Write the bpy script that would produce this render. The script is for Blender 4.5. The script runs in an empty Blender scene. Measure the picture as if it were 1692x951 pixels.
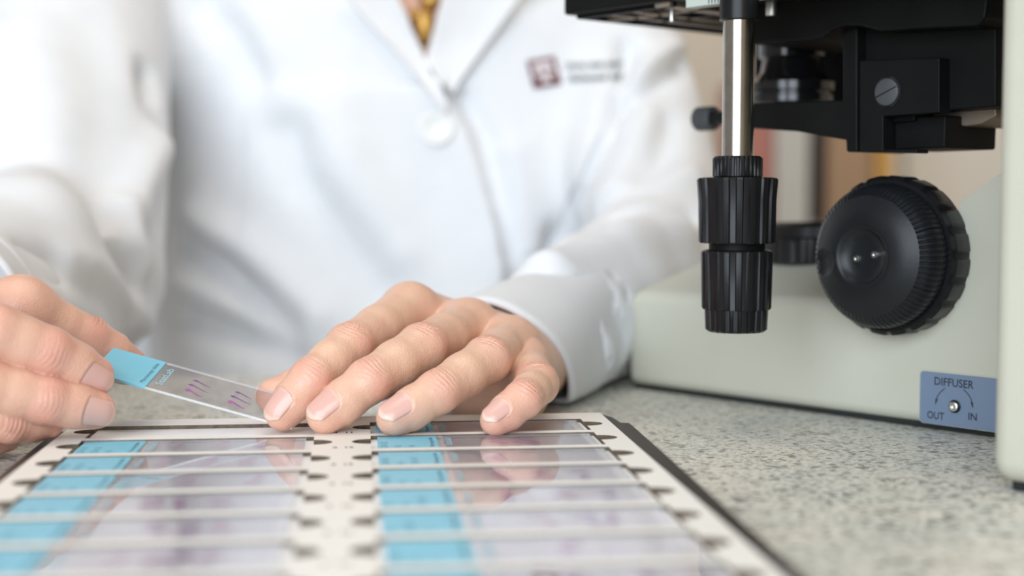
import bpy, bmesh, math, random
import numpy as np
from mathutils import Vector, Matrix
from mathutils.bvhtree import BVHTree
from mathutils.geometry import tessellate_polygon

random.seed(7); rng = np.random.default_rng(7)
sc = bpy.context.scene
C = sc.collection
MM = 0.001

# ------------------------------------------------------------------ camera
F = 2400.0                       # focal length in pixels of the 1692x951 frame
CAMZ = 91.0                      # mm above the bench top
PITCH = math.atan(148.5 / F)
cam = bpy.data.cameras.new('camera'); camo = bpy.data.objects.new('camera', cam); C.objects.link(camo)
camo.location = (0, 0, CAMZ * MM)
camo.rotation_euler = (math.pi / 2 - PITCH, 0, 0)
cam.sensor_width = 36.0; cam.lens = F / 1692 * 36.0
cam.clip_start = 0.01; cam.clip_end = 50
cam.dof.use_dof = True; cam.dof.focus_distance = 0.528; cam.dof.aperture_fstop = 5.0
sc.camera = camo

# ------------------------------------------------------------------ light
world = bpy.data.worlds.new('world'); sc.world = world; world.use_nodes = True
bg = world.node_tree.nodes['Background']
bg.inputs[0].default_value = (1.0, 0.98, 0.96, 1); bg.inputs[1].default_value = 0.33

def area(name, loc, target, sx, sy, power, col):
    l = bpy.data.lights.new(name, 'AREA'); l.shape = 'RECTANGLE'; l.size = sx; l.size_y = sy
    l.energy = power; l.color = col
    o = bpy.data.objects.new(name, l); C.objects.link(o); o.location = loc
    o.rotation_euler = (Vector(target) - Vector(loc)).to_track_quat('-Z', 'Y').to_euler()
    return o
area('window_daylight', (-0.65, -1.2, 0.60), (-0.25, 0.85, 0.0), 1.8, 1.3, 46, (0.78, 0.89, 1.0))
area('ceiling_panel', (0.0, 0.45, 2.0), (0.0, 0.6, 0.0), 1.3, 1.3, 15, (1.0, 0.90, 0.77))

sc.view_settings.view_transform = 'Standard'; sc.view_settings.look = 'None'
sc.view_settings.gamma = 1.0; sc.view_settings.exposure = 0.1
sc.view_settings.use_curve_mapping = False
sc.cycles.use_denoising = True
sc.cycles.transparent_max_bounces = 32; sc.cycles.max_bounces = 14; sc.cycles.glossy_bounces = 6

# ------------------------------------------------------------------ geometry helpers (all in mm)
FWD = np.array([0, math.cos(PITCH), -math.sin(PITCH)]); UPV = np.array([0, math.sin(PITCH), math.cos(PITCH)])
CAM = np.array([0, 0, CAMZ])
def ray(px, py):
    return FWD + np.array([1.0, 0, 0]) * ((px - 846) / F) + UPV * (-(py - 475.5) / F)
def P(px, py, Y):                # point of the place seen at a pixel, at distance Y in front of the camera
    d = ray(px, py); return CAM + d * (Y / d[1])
def PZ(px, py, z):               # the same, at height z over the bench
    d = ray(px, py); return CAM + d * ((z - CAMZ) / d[2])
def nrm(v):
    v = np.asarray(v, float); return v / np.linalg.norm(v)

def mesh_obj(name, verts, faces, mat=None, parent=None, smooth=False, mats=None, fmat=None, matrix=None):
    me = bpy.data.meshes.new(name)
    v = np.asarray(verts, dtype=np.float64) * MM
    if isinstance(faces, np.ndarray):
        nf, k = faces.shape
        me.vertices.add(len(v)); me.vertices.foreach_set('co', v.ravel())
        me.loops.add(nf * k); me.loops.foreach_set('vertex_index', faces.ravel().astype(np.int32))
        me.polygons.add(nf); me.polygons.foreach_set('loop_start', np.arange(0, nf * k, k, dtype=np.int32))
        me.update(calc_edges=True)
    else:
        me.from_pydata([tuple(x) for x in v], [], faces)
    for m in (mats or ([mat] if mat else [])): me.materials.append(m)
    if fmat is not None: me.polygons.foreach_set('material_index', np.asarray(fmat, dtype=np.int32))
    if smooth: me.polygons.foreach_set('use_smooth', np.ones(len(me.polygons), dtype=bool))
    me.update()
    o = bpy.data.objects.new(name, me); C.objects.link(o)
    if parent is not None: o.parent = parent
    if matrix is not None: o.matrix_local = matrix
    return o

def empty(name, loc=(0, 0, 0), matrix=None, parent=None):
    o = bpy.data.objects.new(name, None); C.objects.link(o); o.empty_display_size = 0.02
    if matrix is not None: o.matrix_world = matrix
    else: o.location = loc
    if parent is not None: o.parent = parent
    return o
def tag(o, label=None, cat=None, group=None, kind=None):
    if label: o['label'] = label
    if cat: o['category'] = cat
    if group: o['group'] = group
    if kind: o['kind'] = kind
    return o
def bevel(o, w, seg=3, ang=35):
    m = o.modifiers.new('bevel', 'BEVEL'); m.width = w * MM; m.segments = seg; m.limit_method = 'ANGLE'
    m.angle_limit = math.radians(ang); m.harden_normals = True
    for p in o.data.polygons: p.use_smooth = True
    return o
def box_vf(x0, x1, y0, y1, z0, z1):
    v = [(x0,y0,z0),(x1,y0,z0),(x1,y1,z0),(x0,y1,z0),(x0,y0,z1),(x1,y0,z1),(x1,y1,z1),(x0,y1,z1)]
    f = [(0,3,2,1),(4,5,6,7),(0,1,5,4),(1,2,6,5),(2,3,7,6),(3,0,4,7)]
    return v, f
def box(name, x0, x1, y0, y1, z0, z1, mat, parent=None, bev=0, seg=2):
    v, f = box_vf(x0, x1, y0, y1, z0, z1)
    o = mesh_obj(name, v, f, mat, parent)
    if bev: bevel(o, bev, seg)
    return o
def extrude(name, poly, d0, d1, mapf, mat, parent=None, bev=0, seg=2):
    """polygon (p,q) pulled from depth d0 to d1; mapf(p,q,d) gives xyz"""
    n = len(poly); v = [mapf(p, q, d0) for p, q in poly] + [mapf(p, q, d1) for p, q in poly]
    f = [tuple(range(n)), tuple(range(2 * n - 1, n - 1, -1))]
    f += [(i, n + i, n + (i + 1) % n, (i + 1) % n) for i in range(n)]
    o = mesh_obj(name, v, f, mat, parent)
    bm = bmesh.new(); bm.from_mesh(o.data); bmesh.ops.recalc_face_normals(bm, faces=bm.faces); bm.to_mesh(o.data); bm.free()
    if bev: bevel(o, bev, seg)
    return o
def lathe_vf(profile, n, rfun=None, mapf=None):
    """profile rows (r, h); rfun(theta, i, r) reshapes the radius; closed with caps"""
    v = []; f = []
    for i, (r, h) in enumerate(profile):
        for k in range(n):
            t = 2 * math.pi * k / n
            rr = rfun(t, i, r) if rfun else r
            p = (rr * math.cos(t), rr * math.sin(t), h)
            v.append(mapf(*p) if mapf else p)
    for i in range(len(profile) - 1):
        for k in range(n):
            a = i * n + k; b = i * n + (k + 1) % n
            f.append((a, b, b + n, a + n))
    f.append(tuple(range(n - 1, -1, -1))); f.append(tuple(range((len(profile) - 1) * n, len(profile) * n)))
    return v, f
def lathe(name, profile, n, mat, parent=None, rfun=None, mapf=None, ang=40):
    v, f = lathe_vf(profile, n, rfun, mapf)
    o = mesh_obj(name, v, f, mat, parent)
    bm = bmesh.new(); bm.from_mesh(o.data); bmesh.ops.recalc_face_normals(bm, faces=bm.faces)
    for e in bm.edges:
        if len(e.link_faces) == 2: e.smooth = e.calc_face_angle(0) < math.radians(ang)
    for fc in bm.faces: fc.smooth = True
    bm.to_mesh(o.data); bm.free()
    return o
def text_mesh(body, size, bold=0.0, extrude_=0.0, align='LEFT'):
    cu = bpy.data.curves.new('lettering', 'FONT'); cu.body = body; cu.size = size; cu.offset = bold
    cu.extrude = extrude_; cu.align_x = align; cu.resolution_u = 3
    o = bpy.data.objects.new('lettering_source', cu); C.objects.link(o)
    dg = bpy.context.evaluated_depsgraph_get(); me = bpy.data.meshes.new_from_object(o.evaluated_get(dg))
    v = [tuple(x.co) for x in me.vertices]; f = [tuple(p.vertices) for p in me.polygons]
    bpy.data.objects.remove(o); bpy.data.curves.remove(cu); bpy.data.meshes.remove(me)
    return v, f

# ------------------------------------------------------------------ materials
def principled(name, col, rough=0.5, metal=0.0, **kw):
    m = bpy.data.materials.new(name); m.use_nodes = True
    b = m.node_tree.nodes['Principled BSDF']
    b.inputs['Base Color'].default_value = (*col, 1); b.inputs['Roughness'].default_value = rough
    b.inputs['Metallic'].default_value = metal
    for k, v in kw.items(): b.inputs[k.replace('_', ' ')].default_value = v
    return m
def nodes_of(m): return m.node_tree.nodes, m.node_tree.links, m.node_tree.nodes['Principled BSDF']
def add_noise_bump(m, scale, strength, dist=0.0005, detail=3.0, stretch=None):
    n, l, b = nodes_of(m)
    tc = n.new('ShaderNodeTexCoord'); mp = n.new('ShaderNodeMapping')
    if stretch: mp.inputs['Scale'].default_value = stretch
    t = n.new('ShaderNodeTexNoise'); t.inputs['Scale'].default_value = scale; t.inputs['Detail'].default_value = detail
    bu = n.new('ShaderNodeBump'); bu.inputs['Strength'].default_value = strength; bu.inputs['Distance'].default_value = dist
    l.new(tc.outputs['Object'], mp.inputs[0]); l.new(mp.outputs[0], t.inputs['Vector'])
    l.new(t.outputs[0], bu.inputs['Height']); l.new(bu.outputs[0], b.inputs['Normal'])
    return m
def ramp(n, stops):
    r = n.new('ShaderNodeValToRGB'); e = r.color_ramp.elements
    while len(e) < len(stops): e.new(0.5)
    for k, (p, c) in enumerate(stops): e[k].position = p; e[k].color = (*c, 1)
    return r

M = {}
# bench top: grey speckled laminate
m = principled('speckled_laminate', (0.45, 0.45, 0.43), 0.38)
n, l, b = nodes_of(m)
tc = n.new('ShaderNodeTexCoord')
no1 = n.new('ShaderNodeTexNoise'); no1.inputs['Scale'].default_value = 560; no1.inputs['Detail'].default_value = 2.5; no1.inputs['Roughness'].default_value = 0.65
no2 = n.new('ShaderNodeTexNoise'); no2.inputs['Scale'].default_value = 40; no2.inputs['Detail'].default_value = 3
vo = n.new('ShaderNodeTexVoronoi'); vo.inputs['Scale'].default_value = 420
for q in (no1, no2, vo): l.new(tc.outputs['Object'], q.inputs['Vector'])
r1 = ramp(n, [(0.33, (0.22, 0.225, 0.225)), (0.43, (0.54, 0.535, 0.50)), (0.52, (0.72, 0.705, 0.645)), (0.68, (0.84, 0.82, 0.75))])
l.new(no1.outputs[0], r1.inputs[0])
sepv = n.new('ShaderNodeSeparateColor'); l.new(vo.outputs['Color'], sepv.inputs[0])
r3 = ramp(n, [(0.0, (0.38, 0.38, 0.38)), (0.09, (0.45, 0.45, 0.45)), (0.13, (1, 1, 1)), (1.0, (1, 1, 1))]); l.new(sepv.outputs[0], r3.inputs[0])
r2 = ramp(n, [(0.35, (0.88, 0.90, 0.90)), (0.65, (1.0, 0.98, 0.94))]); l.new(no2.outputs[0], r2.inputs[0])
mx = n.new('ShaderNodeMix'); mx.data_type = 'RGBA'; mx.blend_type = 'MULTIPLY'; mx.inputs[0].default_value = 1
l.new(r1.outputs[0], mx.inputs[6]); l.new(r2.outputs[0], mx.inputs[7])
mx2 = n.new('ShaderNodeMix'); mx2.data_type = 'RGBA'; mx2.blend_type = 'MULTIPLY'; mx2.inputs[0].default_value = 1
l.new(mx.outputs[2], mx2.inputs[6]); l.new(r3.outputs[0], mx2.inputs[7])
l.new(mx2.outputs[2], b.inputs['Base Color'])
M['laminate'] = m
M['bench_edge'] = principled('bench_edge', (0.25, 0.25, 0.25), 0.5)

def mottled(name, c1, c2, scale, rough, bump=0.0, **kw):
    m = principled(name, c1, rough, **kw); n, l, b = nodes_of(m)
    tc = n.new('ShaderNodeTexCoord'); t = n.new('ShaderNodeTexNoise'); t.inputs['Scale'].default_value = scale; t.inputs['Detail'].default_value = 4
    r = ramp(n, [(0.3, c1), (0.7, c2)]); l.new(tc.outputs['Object'], t.inputs['Vector']); l.new(t.outputs[0], r.inputs[0]); l.new(r.outputs[0], b.inputs['Base Color'])
    if bump:
        t2 = n.new('ShaderNodeTexNoise'); t2.inputs['Scale'].default_value = scale * 12; t2.inputs['Detail'].default_value = 3
        l.new(tc.outputs['Object'], t2.inputs['Vector'])
        bu = n.new('ShaderNodeBump'); bu.inputs['Strength'].default_value = bump; bu.inputs['Distance'].default_value = 0.0004
        l.new(t2.outputs[0], bu.inputs['Height']); l.new(bu.outputs[0], b.inputs['Normal'])
    return m
M['wall'] = mottled('beige_wall_paint', (0.76, 0.66, 0.54), (0.79, 0.69, 0.57), 3, 0.8)
M['floor'] = mottled('floor_vinyl', (0.50, 0.48, 0.45), (0.56, 0.54, 0.51), 8, 0.6)
M['coat'] = mottled('white_cotton', (0.745, 0.755, 0.78), (0.775, 0.785, 0.805), 60, 0.85, 0.15)
M['coat_trim'] = mottled('white_cotton_trim', (0.76, 0.76, 0.775), (0.785, 0.785, 0.795), 60, 0.85, 0.15)
M['button'] = principled('pearl_plastic', (0.86, 0.86, 0.84), 0.25)
M['maroon'] = mottled('maroon_thread', (0.10, 0.008, 0.014), (0.14, 0.012, 0.02), 900, 0.7)
M['white_thread'] = principled('white_thread', (0.75, 0.68, 0.70), 0.7)
M['grey_thread'] = principled('grey_thread', (0.10, 0.12, 0.12), 0.7)
M['gold'] = mottled('gold', (0.38, 0.20, 0.05), (0.55, 0.32, 0.09), 200, 0.35, Metallic=0.8)
M['cream'] = mottled('cream_enamel', (0.535, 0.525, 0.435), (0.565, 0.555, 0.465), 25, 0.42, 0.06)
M['black'] = mottled('black_plastic', (0.007, 0.007, 0.008), (0.010, 0.010, 0.011), 60, 0.30, Specular_IOR_Level=0.26)
M['black_matt'] = mottled('black_anodised', (0.006, 0.006, 0.006), (0.008, 0.008, 0.008), 60, 0.5, 0.1, Specular_IOR_Level=0.12)
M['black_gloss'] = mottled('black_gloss', (0.008, 0.008, 0.009), (0.012, 0.012, 0.013), 60, 0.15)
M['knob_black'] = mottled('satin_black', (0.009, 0.010, 0.012), (0.012, 0.013, 0.015), 60, 0.36, 0.08, Specular_IOR_Level=0.32)
M['rubber'] = principled('rubber', (0.012, 0.014, 0.013), 0.7)
M['chrome'] = mottled('steel', (0.38, 0.35, 0.31), (0.46, 0.43, 0.385), 160, 0.18, Metallic=1.0)
M['grey_plastic'] = principled('grey_plastic', (0.06, 0.064, 0.068), 0.5)
M['silver'] = principled('silver', (0.75, 0.75, 0.72), 0.28, 1.0)
M['bare_metal'] = mottled('bare_aluminium', (0.30, 0.24, 0.19), (0.36, 0.29, 0.23), 60, 0.5, Metallic=0.6)
M['plate_blue'] = principled('blue_grey_label', (0.175, 0.235, 0.335), 0.45)
M['ink'] = principled('ink', (0.02, 0.022, 0.03), 0.6)
M['scale_white'] = principled('scale_white', (0.5, 0.55, 0.5), 0.5)
M['lens'] = principled('coated_lens', (0.02, 0.03, 0.06), 0.05)
M['card'] = mottled('coated_card', (0.84, 0.82, 0.775), (0.88, 0.86, 0.82), 30, 0.42, 0.05)
M['card_floor'] = mottled('card_lining', (0.86, 0.855, 0.85), (0.89, 0.885, 0.88), 30, 0.4)
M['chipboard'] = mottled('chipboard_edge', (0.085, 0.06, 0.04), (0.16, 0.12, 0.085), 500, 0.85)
M['cover'] = mottled('bookcloth', (0.020, 0.015, 0.014), (0.032, 0.026, 0.024), 220, 0.5, 0.3)
M['slide_blue'] = mottled('blue_slide_paint', (0.19, 0.55, 0.73), (0.22, 0.59, 0.76), 90, 0.4)
M['pale_blue'] = principled('pale_blue_print', (0.30, 0.56, 0.66), 0.5)
M['nail'] = None

def glass_mat(name, tint, ior=1.5):
    m = bpy.data.materials.new(name); m.use_nodes = True; n = m.node_tree.nodes; l = m.node_tree.links
    n.remove(n['Principled BSDF']); out = n['Material Output']
    tr = n.new('ShaderNodeBsdfTransparent'); tr.inputs[0].default_value = (*tint, 1)
    gl = n.new('ShaderNodeBsdfGlossy'); gl.inputs['Roughness'].default_value = 0.015
    ge = n.new('ShaderNodeNewGeometry'); dt = n.new('ShaderNodeVectorMath'); dt.operation = 'DOT_PRODUCT'
    l.new(ge.outputs['Normal'], dt.inputs[0]); l.new(ge.outputs['Incoming'], dt.inputs[1])
    ab = n.new('ShaderNodeMath'); ab.operation = 'ABSOLUTE'; l.new(dt.outputs['Value'], ab.inputs[0])
    om = n.new('ShaderNodeMath'); om.operation = 'SUBTRACT'; om.inputs[0].default_value = 1.0; l.new(ab.outputs[0], om.inputs[1])
    pw = n.new('ShaderNodeMath'); pw.operation = 'POWER'; l.new(om.outputs[0], pw.inputs[0]); pw.inputs[1].default_value = 5.0
    f0 = ((ior - 1) / (ior + 1)) ** 2
    fr = n.new('ShaderNodeMath'); fr.operation = 'MULTIPLY_ADD'; l.new(pw.outputs[0], fr.inputs[0]); fr.inputs[1].default_value = 1 - f0; fr.inputs[2].default_value = f0
    fb = n.new('ShaderNodeMath'); fb.operation = 'SUBTRACT'; fb.inputs[0].default_value = 1.0; l.new(ge.outputs['Backfacing'], fb.inputs[1])
    fx = n.new('ShaderNodeMath'); fx.operation = 'MULTIPLY'; l.new(fr.outputs[0], fx.inputs[0]); l.new(fb.outputs[0], fx.inputs[1])
    mx = n.new('ShaderNodeMixShader'); l.new(fx.outputs[0], mx.inputs[0]); l.new(tr.outputs[0], mx.inputs[1]); l.new(gl.outputs[0], mx.inputs[2])
    l.new(mx.outputs[0], out.inputs[0]); return m
M['glass'] = glass_mat('slide_glass', (0.955, 0.952, 0.968))
M['cover_glass'] = glass_mat('cover_glass', (0.98, 0.975, 0.985), 1.25)

M['ground_edge'] = principled('ground_glass_edge', (0.80, 0.82, 0.84), 0.5, Alpha=0.6)
def stain_mat(name, c, alpha):
    m = bpy.data.materials.new(name); m.use_nodes = True; n = m.node_tree.nodes; l = m.node_tree.links
    b = n['Principled BSDF']; b.inputs['Roughness'].default_value = 0.6
    tc = n.new('ShaderNodeTexCoord'); t = n.new('ShaderNodeTexNoise'); t.inputs['Scale'].default_value = 1400; t.inputs['Detail'].default_value = 4
    r = ramp(n, [(0.35, tuple(x * 0.6 for x in c)), (0.65, tuple(min(1, x * 1.35) for x in c))])
    l.new(tc.outputs['Object'], t.inputs['Vector']); l.new(t.outputs[0], r.inputs[0]); l.new(r.outputs[0], b.inputs['Base Color'])
    b.inputs['Alpha'].default_value = alpha
    return m
M['stain_a'] = stain_mat('purple_stain', (0.26, 0.06, 0.32), 0.9)
M['stain_b'] = stain_mat('magenta_stain', (0.40, 0.11, 0.38), 0.85)
M['stain_c'] = stain_mat('pink_stain', (0.60, 0.28, 0.50), 0.5)

def skin_mat():
    m = principled('skin', (0.70, 0.44, 0.33), 0.36); n, l, b = nodes_of(m)
    at = n.new('ShaderNodeAttribute'); at.attribute_name = 'tone'
    tc = n.new('ShaderNodeTexCoord')
    t = n.new('ShaderNodeTexNoise'); t.inputs['Scale'].default_value = 130; t.inputs['Detail'].default_value = 5
    l.new(tc.outputs['Object'], t.inputs['Vector'])
    ad = n.new('ShaderNodeMath'); ad.operation = 'MULTIPLY_ADD'; l.new(t.outputs[0], ad.inputs[0]); ad.inputs[1].default_value = 0.42
    l.new(at.outputs['Fac'], ad.inputs[2])
    r = ramp(n, [(0.0, (0.74, 0.49, 0.345)), (0.25, (0.74, 0.47, 0.335)), (0.6, (0.72, 0.385, 0.29)), (1.0, (0.64, 0.28, 0.215))])
    l.new(ad.outputs[0], r.inputs[0]); l.new(r.outputs[0], b.inputs['Base Color'])
    b.inputs['Subsurface Weight'].default_value = 0.22
    b.inputs['Subsurface Radius'].default_value = (1.0, 0.35, 0.2); b.inputs['Subsurface Scale'].default_value = 0.0028
    b.inputs['Specular IOR Level'].default_value = 0.45
    v = n.new('ShaderNodeTexVoronoi'); v.inputs['Scale'].default_value = 1500; l.new(tc.outputs['Object'], v.inputs['Vector'])
    t2 = n.new('ShaderNodeTexNoise'); t2.inputs['Scale'].default_value = 420; t2.inputs['Detail'].default_value = 4; l.new(tc.outputs['Object'], t2.inputs['Vector'])
    b1 = n.new('ShaderNodeBump'); b1.inputs['Strength'].default_value = 0.55; b1.inputs['Distance'].default_value = 0.00018
    b2 = n.new('ShaderNodeBump'); b2.inputs['Strength'].default_value = 0.35; b2.inputs['Distance'].default_value = 0.0003
    l.new(v.outputs['Distance'], b1.inputs['Height']); l.new(t2.outputs[0], b2.inputs['Height'])
    l.new(b1.outputs[0], b2.inputs['Normal']); l.new(b2.outputs[0], b.inputs['Normal'])
    return m
M['skin'] = skin_mat()
def nail_mat():
    m = principled('fingernail', (0.72, 0.42, 0.36), 0.24); n, l, b = nodes_of(m)
    at = n.new('ShaderNodeAttribute'); at.attribute_name = 'tone'
    r = ramp(n, [(0.0, (0.80, 0.58, 0.50)), (0.2, (0.70, 0.415, 0.355)), (0.86, (0.70, 0.415, 0.35)), (0.93, (0.79, 0.56, 0.46)), (1.0, (0.82, 0.63, 0.52))])
    l.new(at.outputs['Fac'], r.inputs[0]); l.new(r.outputs[0], b.inputs['Base Color'])
    b.inputs['Subsurface Weight'].default_value = 0.15; b.inputs['Subsurface Scale'].default_value = 0.001
    return m
M['nail'] = nail_mat()

# ------------------------------------------------------------------ implicit surfaces
def seg(p, a, b, ra, rb):
    a = np.asarray(a, np.float32); b = np.asarray(b, np.float32); ba = b - a
    t = np.clip(((p - a) @ ba) / float(ba @ ba), 0, 1)
    q = p - a - t[:, None] * ba
    return np.sqrt(np.einsum('ij,ij->i', q, q)) - (ra + (rb - ra) * t)
def smin(a, b, k):
    h = np.clip(0.5 + 0.5 * (b - a) / k, 0, 1)
    return b * (1 - h) + a * h - k * h * (1 - h)
def smax(a, b, k): return -smin(-a, -b, k)

def surface_net(fn, lo, hi, h, block=4):
    """sparse naive surface nets: returns vertices (N,3) and quads (M,4)"""
    lo = np.asarray(lo, float); hi = np.asarray(hi, float)
    nb = np.ceil((hi - lo) / (h * block)).astype(int)
    n = nb * block
    H = h * block
    ax = [lo[i] + (np.arange(nb[i]) + 0.5) * H for i in range(3)]
    g = np.stack(np.meshgrid(*ax, indexing='ij'), -1).reshape(-1, 3).astype(np.float32)
    d = fn(g).reshape(nb)
    V = np.repeat(np.repeat(np.repeat(np.sign(d).astype(np.float32) * 99, block, 0), block, 1), block, 2)
    near = np.abs(d) < 1.35 * H
    mask = np.repeat(np.repeat(np.repeat(near, block, 0), block, 1), block, 2)
    idx = np.argwhere(mask)
    pts = (lo + idx * h).astype(np.float32)
    out = np.empty(len(pts), np.float32)
    for s in range(0, len(pts), 400000): out[s:s + 400000] = fn(pts[s:s + 400000])
    V[idx[:, 0], idx[:, 1], idx[:, 2]] = out
    S = V < 0
    c = [S[:-1, :-1, :-1], S[1:, :-1, :-1], S[:-1, 1:, :-1], S[1:, 1:, :-1], S[:-1, :-1, 1:], S[1:, :-1, 1:], S[:-1, 1:, 1:], S[1:, 1:, 1:]]
    cnt = sum(x.astype(np.int8) for x in c)
    cells = np.argwhere((cnt > 0) & (cnt < 8))
    vid = -np.ones(cnt.shape, np.int32); vid[cells[:, 0], cells[:, 1], cells[:, 2]] = np.arange(len(cells))
    off = np.array([(0,0,0),(1,0,0),(0,1,0),(1,1,0),(0,0,1),(1,0,1),(0,1,1),(1,1,1)])
    cv = np.stack([V[cells[:, 0] + o[0], cells[:, 1] + o[1], cells[:, 2] + o[2]] for o in off], 1)
    acc = np.zeros((len(cells), 3)); num = np.zeros(len(cells))
    for a, b in ((0,1),(2,3),(4,5),(6,7),(0,2),(1,3),(4,6),(5,7),(0,4),(1,5),(2,6),(3,7)):
        va, vb = cv[:, a], cv[:, b]; x = (va < 0) != (vb < 0)
        t = np.where(x, va / np.where(x, va - vb, 1), 0)
        acc += np.where(x[:, None], off[a] + t[:, None] * (off[b] - off[a]), 0); num += x
    verts = lo + (cells + acc / num[:, None]) * h
    faces = []
    for axis in range(3):
        s0 = [slice(None)] * 3; s1 = [slice(None)] * 3
        s0[axis] = slice(0, -1); s1[axis] = slice(1, None)
        A, B = S[tuple(s0)], S[tuple(s1)]
        e = np.argwhere(A != B); flip = A[e[:, 0], e[:, 1], e[:, 2]]
        u, w = (axis + 1) % 3, (axis + 2) % 3
        ok = (e[:, u] > 0) & (e[:, w] > 0) & (e[:, u] < vid.shape[u]) & (e[:, w] < vid.shape[w]) & (e[:, axis] < vid.shape[axis])
        e = e[ok]; flip = flip[ok]
        def vv(du, dw):
            q = e.copy(); q[:, u] -= du; q[:, w] -= dw
            return vid[q[:, 0], q[:, 1], q[:, 2]]
        q = np.stack([vv(1, 1), vv(0, 1), vv(0, 0), vv(1, 0)], 1)
        q[~flip] = q[~flip][:, ::-1]
        faces.append(q)
    faces = np.concatenate(faces); faces = faces[(faces >= 0).all(1)]
    return verts, faces
def grad(fn, v, e=0.15):
    v = v.astype(np.float32); g = np.stack([fn(v + np.eye(3, dtype=np.float32)[i] * e) - fn(v - np.eye(3, dtype=np.float32)[i] * e) for i in range(3)], 1)
    return g / np.maximum(np.linalg.norm(g, axis=1, keepdims=True), 1e-6)
def project(fn, v, it=2, e=0.15, lim=0.6):
    for _ in range(it):
        v = v - np.clip(fn(v.astype(np.float32)), -lim, lim)[:, None] * grad(fn, v, e)
    return v
def vnormals(v, f):
    n = np.cross(v[f[:, 2]] - v[f[:, 0]], v[f[:, 3]] - v[f[:, 1]])
    out = np.zeros_like(v)
    for k in range(4): np.add.at(out, f[:, k], n)
    return out / np.maximum(np.linalg.norm(out, axis=1, keepdims=True), 1e-9)
def sstep(x, a, b):
    t = np.clip((x - a) / (b - a), 0, 1); return t * t * (3 - 2 * t)
def wob(v, s, seed=0):                    # smooth pseudo noise, about -1..1
    r = np.random.default_rng(seed); o = np.zeros(len(v))
    for k in range(6):
        d = r.normal(size=3); d /= np.linalg.norm(d); o += np.sin((v @ d) / s * (0.7 + 0.25 * k) + r.uniform(0, 6.3))
    return o / 3.0

# ------------------------------------------------------------------ the room
TABLE_ROT = math.radians(6.2)
box('wall_back', -2600, 2600, 2700, 2760, -740, 2300, M['wall']); tag(bpy.data.objects['wall_back'], kind='structure')
box('floor', -2600, 2600, -1500, 2700, -780, -740, M['floor']); tag(bpy.data.objects['floor'], kind='structure')
box('wall_right', 1500, 1560, -1500, 2700, -740, 2300, M['wall']); tag(bpy.data.objects['wall_right'], kind='structure')
box('wall_front', -2600, 1500, -1560, -1500, -740, 2300, M['wall']); tag(bpy.data.objects['wall_front'], kind='structure')

bench = empty('lab_bench', (0, 0, -0.74)); bench.rotation_euler = (0, 0, TABLE_ROT)
tag(bench, 'grey speckled laminate lab bench under the tray and microscope', 'bench')
box('worktop', -1100, 1100, -420, 757, 705, 740, M['laminate'], bench, 3, 3)
for x in (-1050, 1000):
    for y in (-380, 660): box('leg', x, x + 50, y, y + 50, 0, 705, M['bench_edge'], bench, 2)

# ------------------------------------------------------------------ slide tray
TZ = 8.0
FLOOR_D = 1.38
vdir = nrm([(592 - 846) / F, 1.0, 0]); udir = np.array([vdir[1], -vdir[0], 0])
ref = PZ(660, 718.7, TZ)
u_right = float((PZ(613, 733, TZ) - ref) @ udir)          # left end of the right hand slots
SL = 79.0; COLP = 98.5; PITCHR = 31.0; SW = 26.0
TMAT = Matrix(((udir[0], vdir[0], 0, ref[0] * MM), (udir[1], vdir[1], 0, ref[1] * MM), (0, 0, 1, 0), (0, 0, 0, 1)))
tray = empty('slide_tray', matrix=TMAT)
tag(tray, 'flat white cardboard slide tray with dark border lying on the bench', 'slide tray')
uL = u_right - COLP
U0, U1 = uL - 10.0, u_right + SL + 10.0
V1 = 5 + SW + 15.0; V0 = -PITCHR * 8 - SW - 14
def slot_loop(u, vtop):
    """outline of a slot whose far edge lies at vtop, with a rounded finger notch at both ends"""
    v0 = vtop - SW; vc = vtop - 11.5; nh = 5.0; nd = 6.5
    pts = [(u, v0), (u + SL, v0), (u + SL, vc - nh)]
    for k in range(1, 9):
        t = -math.pi / 2 + math.pi * k / 9; pts.append((u + SL + nd * math.cos(t), vc + nh * math.sin(t)))
    pts += [(u + SL, vc + nh), (u + SL, vtop), (u, vtop), (u, vc + nh)]
    for k in range(1, 9):
        t = math.pi / 2 + math.pi * k / 9; pts.append((u + nd * math.cos(t), vc + nh * math.sin(t)))
    pts.append((u, vc - nh))
    return pts
def row_top(k): return 5 + SW if k == 1 else -PITCHR * (k - 2)
loops = [[(U0, V0), (U1, V0), (U1, V1), (U0, V1)]]
for k in range(1, 11):
    for u in (uL, u_right): loops.append(slot_loop(u, row_top(k)))
flat = [p for lp in loops for p in lp]
tris = tessellate_polygon([[Vector((p[0], p[1], 0)) for p in lp] for lp in loops])
vv = [(p[0], p[1], TZ) for p in flat] + [(p[0], p[1], TZ - FLOOR_D) for p in flat]
N = len(flat); ff = []; fm = []
for t in tris:
    a, b_, c_ = [flat[i] for i in t]
    s = (b_[0]-a[0])*(c_[1]-a[1]) - (b_[1]-a[1])*(c_[0]-a[0])
    ff.append(tuple(t) if s > 0 else tuple(reversed(t))); fm.append(0)
o_ = 0
for li, lp in enumerate(loops):
    k = len(lp)
    for i in range(k):
        a, b_ = o_ + i, o_ + (i + 1) % k
        ff.append((b_, a, a + N, b_ + N) if li else (a, b_, b_ + N, a + N)[::-1]); fm.append(1)
    o_ += k
mesh_obj('cardboard_insert', vv, ff, None, tray, mats=[M['card'], M['chipboard']], fmat=fm)
box('backing_card', U0, U1, V0, V1, TZ - FLOOR_D - 2.2, TZ - FLOOR_D, M['card_floor'], tray)
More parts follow.
